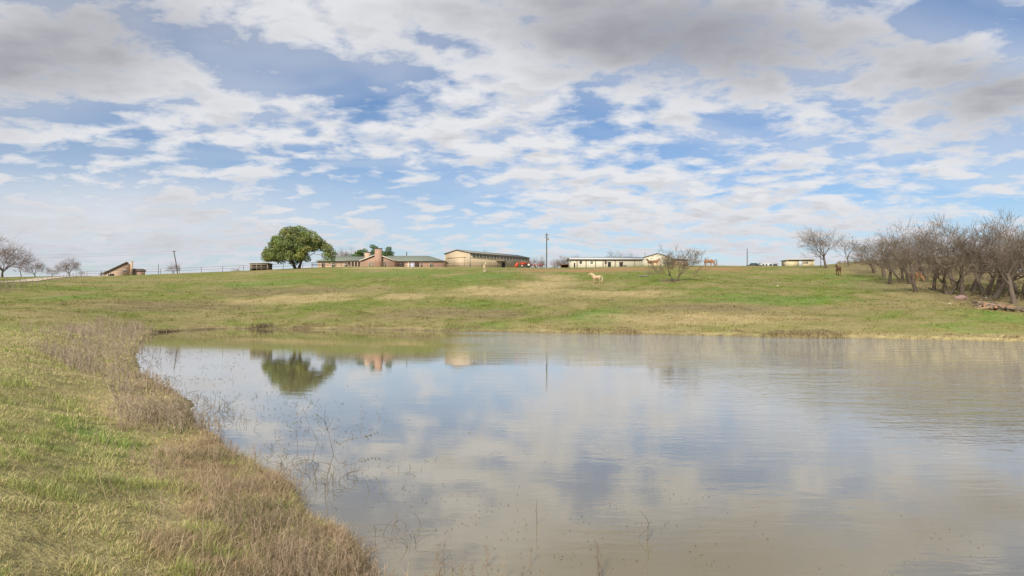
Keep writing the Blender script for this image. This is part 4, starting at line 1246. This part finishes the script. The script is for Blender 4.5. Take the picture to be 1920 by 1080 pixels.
# matted straw along the near waterline
X, Y, d = bank_points(420000, 3.2, 22, -.6)
wdt = .85 + 2.0 * (fbm(X, Y, 1.6, 3, 6.0) - .5) + .35 * sstep(-Y, -12, -7)
k = (d < wdt) & (rng.random(len(X)) < .25 + .75 * sstep(wdt - d, 0, .7)); X, Y, d = X[k], Y[k], d[k]
k = rng.permutation(len(X))[:80000]; X, Y, d = X[k], Y[k], d[k]; n = len(X)
t = fbm(X, Y, .6, 3, 2.2)
hgt = rng.uniform(.05, .22, n) * (.35 + 1.1 * t) * (1 - .35 * sstep(-d, -.15, 0))
col = (C(.40, .29, .17)[None] * (1 - t[:, None]) + C(.55, .42, .25)[None] * t[:, None]) * rng.uniform(.55, 1.2, (n, 1))
gr = (rng.random(n) < .16 * sstep(fbm(X, Y, .9, 3, 9.1), .45, .6) * 3); col[gr] = C(.15, .19, .05) * rng.uniform(.7, 1.2, (gr.sum(), 1))
az = 1.0 + 2.4 * (fbm(X, Y, .8, 2, 3.3) - .5) * 3 + rng.normal(0, 1.5, n)
blade_obj('dry_grass', np.stack([X, Y, gz(X, Y) - .01], 1), hgt, np.maximum(.0045, Y * .0006), az, rng.uniform(.4, 2.0, n), col, 'matted straw-coloured dry grass along the near waterline', 'dry grass')

# grey-brown dead weeds along the left bank


def weeds(pts, hs, seed, tone, ntw=9, rad=.004):
    rn = np.random.default_rng(seed); L, cl = [], []
    for (x, y, z), h in zip(pts, hs):
        ln = rn.normal(0, .22, 2); top = np.array([x + ln[0] * h, y + ln[1] * h, z + h]); b = np.array([x, y, z - .05])
        mid = (b + top) / 2 + rn.normal(0, .05 * h, 3); c0 = np.array(tone) * rn.uniform(.6, 1.3); r = rad * (1 + .02 * y)
        m2 = (mid + top) / 2 + rn.normal(0, .03 * h, 3)
        L.append((np.array([b, mid, m2, top]), np.array([r * 1.5, r * 1.2, r, r * .5]))); cl.append(c0)
        for _ in range(ntw):
            f = rn.uniform(.2, .95); s = b + (top - b) * f; a = rn.uniform(0, 6.28); l = h * rn.uniform(.18, .45) * (1.1 - .5 * f)
            dv = np.array([math.cos(a) * .75, math.sin(a) * .75, rn.uniform(.3, 1.0)]) * l
            p1 = s + dv * .35 + rn.normal(0, .04 * l, 3); p2 = s + dv * .7 + rn.normal(0, .06 * l, 3); p3 = s + dv + rn.normal(0, .1 * l, 3)
            L.append((np.array([s, p1, p2, p3]), np.array([r, r * .8, r * .65, r * .4]))); cl.append(c0 * rn.uniform(.8, 1.2))
    return L, np.array(cl)


Y = np.exp(rng.uniform(np.log(11.5), np.log(52), 16000)); X = -.66 * Y + rng.uniform(-3, 14, len(Y)); d = gz(X, Y, SD)
den = sstep(fbm(X, Y, 2.2, 3, 4.0), .40, .60); bandw = 1.6 + 3.0 * sstep(Y, 15, 30)
k = (d > .05) & (d < bandw) & (X < -2) & (rng.random(len(X)) < den); X, Y, d = X[k][:1250], Y[k][:1250], d[k][:1250]
hs = rng.uniform(.3, .75, len(X)) * (.7 + .55 * sstep(Y, 15, 32)) * (.25 + 1.5 * fbm(X, Y, 2.2, 2, 8.0)) * .85
L, cl = weeds(np.stack([X, Y, gz(X, Y)], 1), hs, 5, (.36, .285, .205))
tube_obj('dead_weeds', L, 3, cl, 'thicket of grey-brown dead weeds along the left bank', 'weeds')

X, Y, d = bank_points(30000, 4.6, 15, -.6); k = (d < 1.5 + 1.2 * (fbm(X, Y, 1.3, 3, 2.7) - .5)) & (rng.random(len(X)) < sstep(fbm(X, Y, .8, 3, 5.2), .38, .6)); X, Y = X[k][:1500], Y[k][:1500]
L, cl = weeds(np.stack([X, Y, gz(X, Y)], 1), rng.uniform(.08, .30, len(X)) * (.5 + fbm(X, Y, 1.1, 2, 3.9)), 16, (.34, .255, .175), 7, .0021)
tube_obj('dry_weeds', L, 3, cl, 'low tangle of brown dead weeds in the straw at the near waterline', 'weeds')

# sparser tall stalks in the foreground straw
X, Y, d = bank_points(2500, 4.0, 14, -.7); k = (d < 2.4) & (rng.random(len(X)) < .5); X, Y = X[k][:70], Y[k][:70]
L, cl = weeds(np.stack([X, Y, gz(X, Y)], 1), rng.uniform(.2, .5, len(X)), 15, (.36, .28, .18), 4, .0022)
tube_obj('dry_stalks', L, 3, cl, 'loose pale stalks standing above the matted straw', 'stalks')

# stems standing in the shallows
Y = np.exp(rng.uniform(np.log(5.6), np.log(34), 14000)); X = -.62 * Y + rng.uniform(-1, 10, len(Y)); d = gz(X, Y, SD)
den = sstep(fbm(X, Y, 1.6, 3, 1.1), .38, .62) * sstep(d, -4.2 - .06 * Y, -.2); k = (d < -.02) & (rng.random(len(X)) < den) & (X < np.interp(Y, [5, 7, 10, 30], [-.6, -1.0, -1.2, 2]))
X, Y, d = X[k][:1000], Y[k][:1000], d[k][:1000]; L, cl = [], []
for x, y, dd in zip(X, Y, d):
    h = rng.uniform(.03, .20) * (1.5 if dd > -.9 else .5); a = rng.uniform(0, 6.28); b = rng.uniform(.2, 1.6); r = .0018 + .00016 * y
    f = lambda t: (x + math.cos(a) * h * b * t * t, y + math.sin(a) * h * b * t * t, -.04 + (h + .04) * (t - .35 * b * t * t))
    L.append((np.array([f(0), f(.4), f(.75), f(1)]), np.array([r, r, r * .8, r * .4]))); cl.append(C(.17, .135, .095) * rng.uniform(.5, 1.3))
tube_obj('water_weeds', L, 3, cl, 'thin dead stems poking out of the shallow water by the bank', 'weeds')
# fragments floating near the bank
cen_ = [shore_pt(px, py) for px, py in [(930, 950), (905, 965), (985, 985), (1060, 1000), (1010, 1015), (1055, 1045), (1110, 1022), (1150, 1048), (1190, 1060), (1215, 1010), (1290, 1030),
                                       (860, 985), (820, 1000), (760, 985), (940, 1005), (1090, 985), (1250, 985), (1330, 1060), (1180, 985), (700, 900), (760, 915), (640, 800), (560, 760), (480, 745), (1150, 950)]]
F_ = []
for x, y in cen_:
    m_n = rng.integers(4, 16); F_.append(np.stack([rng.normal(x, .10, m_n), rng.normal(y, .13, m_n)], 1))
Yl = np.exp(rng.uniform(np.log(6), np.log(30), 2600)); Xl = -.55 * Yl + rng.uniform(-1, 9, len(Yl)); dl = gz(Xl, Yl, SD)
k = (dl < -.1) & (dl > -4.5) & (rng.random(len(Xl)) < sstep(fbm(Xl, Yl, 1.2, 3, 7.1), .45, .65)); F_.append(np.stack([Xl[k], Yl[k]], 1))
P2 = np.vstack(F_); n = len(P2); a = rng.uniform(0, 6.28, n); s = rng.uniform(.004, .013, n) * (1 + .05 * P2[:, 1])
ex = np.stack([np.cos(a), np.sin(a)], 1) * s[:, None]; ey = np.stack([-np.sin(a), np.cos(a)], 1) * s[:, None] * .4
V = np.stack([P2 - ex, P2 + ey, P2 + ex, P2 - ey], 1).reshape(-1, 2)
V = np.column_stack([V, np.tile([.006, .010, .007, .012], n)])
me = mesh_np('floating_leaves', V, [np.arange(4 * n).reshape(n, 4)]); set_col(me, np.repeat(C(.27, .21, .14) * rng.uniform(.6, 1.1, (n, 1)), 4, 0))
tag(link('floating_leaves', me, dry_m), 'dead leaves and scum floating near the bank', 'leaves', kind='stuff')

# saplings and twigs standing in the water
leaf_g = mat('sapling_leaf', (.20, .19, .075), .7, .3, 6, trans=.3)


def sapling(name, Y, lines, leaves, label, r=.006, seed=1, cat='sapling'):
    rn = np.random.default_rng(seed); base = at(*lines[0][0], Y); e = empty(name, (base[0], base[1], 0), 0, label, cat)
    for i, ln in enumerate(lines):
        P_ = np.array([at(px, py, Y) for px, py in ln]) - np.array([base[0], base[1], 0])
        P_[:, 1] += np.linspace(0, rn.uniform(-.25, .25), len(P_)) if i else 0
        if i == 0: P_[0, 2] = -.15
        rr = np.linspace(r * (1 if i == 0 else .6), r * .3, len(P_))
        MB().tube(P_, rr, 5).build('stem' if i == 0 else 'branch', bark_pale, e, True)
    for px, py in leaves:
        p_ = np.array(at(px, py, Y)) - np.array([base[0], base[1], 0]); a = rn.uniform(-1, 1); l = rn.uniform(.035, .06)
        dv = np.array([math.cos(a) * l, rn.uniform(-.02, .02), -abs(math.sin(a)) * l - .02]); sd_ = np.array([.0, .010, .006])
        V = [p_, p_ + dv * .5 + sd_, p_ + dv, p_ + dv * .5 - sd_]
        link('leaf', mesh_np('leaf', np.array(V), [np.array([[0, 1, 2, 3]])]), leaf_g, e)
    return e


sapling('sapling', 8.55, [[(606, 926), (615, 885), (625, 853), (618, 820), (610, 786)], [(614, 808), (612, 785), (618, 765)], [(613, 806), (624, 790), (630, 778)], [(611, 806), (598, 802), (584, 792)],
                          [(625, 853), (634, 868), (655, 872), (690, 862), (708, 858)], [(640, 830), (655, 822), (680, 817), (705, 808)], [(612, 795), (600, 780), (590, 774)]],
        [(682, 817), (686, 816), (690, 815), (694, 813), (700, 810), (706, 807), (682, 860), (688, 859), (695, 857), (702, 857), (708, 858), (628, 826), (634, 830), (592, 775)],
        'forked leafless sapling standing in the shallows with a leafy side shoot', .0055, 3)
sapling('sapling', 10.45, [[(556, 860), (558, 830), (555, 805), (558, 788)], [(556, 812), (545, 800), (538, 796)], [(557, 802), (566, 800), (574, 806)], [(556, 830), (548, 822), (543, 815)]],
        [(538, 796), (543, 799), (548, 793), (552, 790), (560, 789), (570, 805), (576, 806), (543, 815), (562, 798), (541, 808)], 'small sapling with drooping olive leaves in the shallows', .004, 4)
sapling('sapling', 10.2, [[(580, 868), (590, 846), (596, 830), (586, 808), (574, 785), (568, 765), (567, 750)], [(574, 785), (562, 780), (553, 775)], [(570, 775), (577, 762), (583, 752)], [(596, 832), (603, 842), (600, 856)]],
        [(577, 762), (581, 756), (584, 752), (553, 775)], 'tall thin sapling bending to one side in the shallows', .004, 5)
sapling('dead_stalk', 6.0, [[(1124, 1090), (1121, 1055), (1120, 1022), (1114, 1012)], [(1121, 1050), (1126, 1066), (1130, 1085)], [(1120, 1022), (1126, 1040), (1124, 1070)]], [], 'single dark broken stalk rising from the open shallows', .009, 6, 'stalk')
sapling('dead_twig', 6.9, [[(1212, 995), (1216, 982), (1212, 970), (1204, 962), (1198, 956)], [(1212, 994), (1203, 1004), (1199, 1012)], [(1213, 990), (1222, 986), (1228, 990)]], [], 'bent forked twig sticking out of the open water', .006, 7, 'twig')
sapling('dead_twig', 7.4, [[(1007, 968), (1006, 952), (1007, 934)]], [], 'short straight twig standing alone in the water', .005, 8, 'twig')
Yb = rng.uniform(4.9, 6.3, 34); Xb = rng.uniform(-.9, .3, 34) * 1.0
k = gz(Xb, Yb, SD) < .1
L, cl = weeds(np.stack([Xb[k], Yb[k], np.full(k.sum(), -.03)], 1), rng.uniform(.12, .32, k.sum()), 25, (.27, .20, .14), 7, .0022)
tube_obj('drowned_brush', L, 3, cl, 'tangle of drowned dead stems in the nearest shallows', 'brush')

# far bank: straw fringe, reeds, slope tufts
xs_ = []
for a, b in zip(shore_px[:-1], shore_px[1:]):
    m_n = int(abs(b[0] - a[0]) * 26); t = rng.random(m_n); q0, q1 = np.array(shore_pt(*a)), np.array(shore_pt(*b)); xs_.append(q0 + (q1 - q0) * t[:, None])
P2 = np.vstack(xs_); P2[:, 1] += rng.uniform(-.5, 2.6, len(P2)); d = gz(P2[:, 0], P2[:, 1], SD); k = d > -.15; P2, d = P2[k], d[k]
den = fbm(P2[:, 0], P2[:, 1] * .2, 3.0, 3, 3.0); k = rng.random(len(P2)) < .06 + .94 * sstep(den + (fbm(P2[:, 0], P2[:, 1], .7, 2, 8.2) - .5) * .4, .42, .64); P2, d, den = P2[k], d[k], den[k]; n = len(P2)
pxs = 960 + F * P2[:, 0] / P2[:, 1]
tall = 1 + .16 * sstep(pxs, 1130, 1250) * sstep(-pxs, -1700, -1560) * sstep(den, .45, .6)
reed_c = np.where((tall > 1.15)[:, None], C(.37, .30, .16), C(.38, .30, .165)) * rng.uniform(.6, 1.2, (n, 1))
blade_obj('bank_straw', np.stack([P2[:, 0], P2[:, 1], gz(P2[:, 0], P2[:, 1]) - .02], 1), rng.uniform(.10, .30, n) * tall, np.full(n, .032), rng.uniform(0, 6.28, n), rng.uniform(.3, 1.2, n), reed_c, 'fringe of dry straw and reeds along the far waterline', 'reeds')
p = hit(490, 614); m_n = 260; x = rng.normal(p[0], .55, m_n); y = rng.normal(p[1], .3, m_n)
V, q_, t_3 = blades(np.stack([x - p[0], y - p[1], gz(x, y) - p[2] - .05], 1), rng.uniform(.25, .62, m_n), np.full(m_n, .03), rng.uniform(0, 6.28, m_n), rng.uniform(.05, .5, m_n))
me = mesh_np('reed_clump', V, [q_, t_3]); set_col(me, np.repeat(C(.17, .13, .085) * rng.uniform(.5, 1.2, (m_n, 1)), 5, 0))
o = link('reed_clump', me, dry_m); o.location = tuple(p); tag(o, 'dark clump of dead reeds on the far waterline opposite the oak', 'reeds')

Y = rng.uniform(44, 150, 260000); Y = 44 + (Y - 44) * rng.random(len(Y)) ** .5; X = rng.uniform(-.95, .92, len(Y)) * Y; d = gz(X, Y, SD); k = d > .6; X, Y, d = X[k], Y[k], d[k]
k = rng.random(len(X)) < .25 + .75 * sstep(fbm(X, Y, 1.6, 3, 6.6), .4, .62); X, Y, d = X[k][:130000], Y[k][:130000], d[k][:130000]; n = len(X)
base = ground_col(X, Y, d); dryb = rng.random(n) < .45
col = base * np.where(dryb[:, None], C(1.25, 1.12, 1.15), C(.95, 1.05, .9)) * rng.uniform(.75, 1.35, (n, 1))
blade_obj('slope_grass', np.stack([X, Y, gz(X, Y) - .02], 1), rng.uniform(.06, .20, n) * (.4 + 1.2 * sstep(fbm(X, Y, .9, 3, 12.), .4, .65)), Y * .00075, rng.uniform(0, 6.28, n), rng.uniform(.3, 1.3, n), col, 'tufty grass over the far slope', 'grass')

# scrub on the rise behind and under the grove
m_n = 3000; Y = rng.uniform(56, 198, m_n); pxx = rng.uniform(1570, 2080, m_n); X = (pxx - 960) / F * Y
lim = np.interp(pxx, [1570, 1640, 1720, 1800, 2080], [178, 132, 88, 70, 57]); k = (Y > lim) & (rng.random(m_n) < .35 + .65 * sstep(fbm(X, Y, 9, 3, 2.9), .4, .6)); X, Y = X[k], Y[k]
L, cl = weeds(np.stack([X, Y, gz(X, Y)], 1), rng.uniform(.3, 1.15, len(X)) * (.6 + .4 * sstep(Y, 75, 110)), 35, (.215, .160, .110), 10, .007)
tube_obj('scrub', L, 3, cl, 'brown scrub and dead weeds covering the rise behind the grove', 'scrub')
cc_ = np.repeat(np.stack([X, Y, gz(X, Y) + .3], 1), 16, 0) + rng.normal(0, 1, (len(X) * 16, 3)) * np.array([.5, .5, .22])
V, Q = leaf_quads(cc_, .09, rng); me = mesh_np('scrub_leaves', V, [Q]); set_col(me, np.repeat(np.where(rng.random((len(cc_), 1)) < .45, C(.115, .110, .045), C(.17, .125, .08)) * rng.uniform(.6, 1.2, (len(cc_), 1)), 4, 0))
tag(link('scrub_leaves', me, dry_m), 'low olive and brown leaves of the scrub on the rise', 'scrub', kind='stuff')
p = hit(14, 545); pts = np.stack([rng.normal(p[0], 1.0, 40), rng.normal(p[1], 1.0, 40)], 1)
L, cl = weeds(np.column_stack([pts - p[:2], gz(pts[:, 0], pts[:, 1]) - p[2]]), rng.uniform(.7, 1.9, 40), 45, (.20, .15, .12), 9, .008)
o = tube_obj('weed_clump', L, 3, cl, None, None); o.location = tuple(p); tag(o, 'tall dead weed clump against the wire fence', 'weeds', kind='stuff')
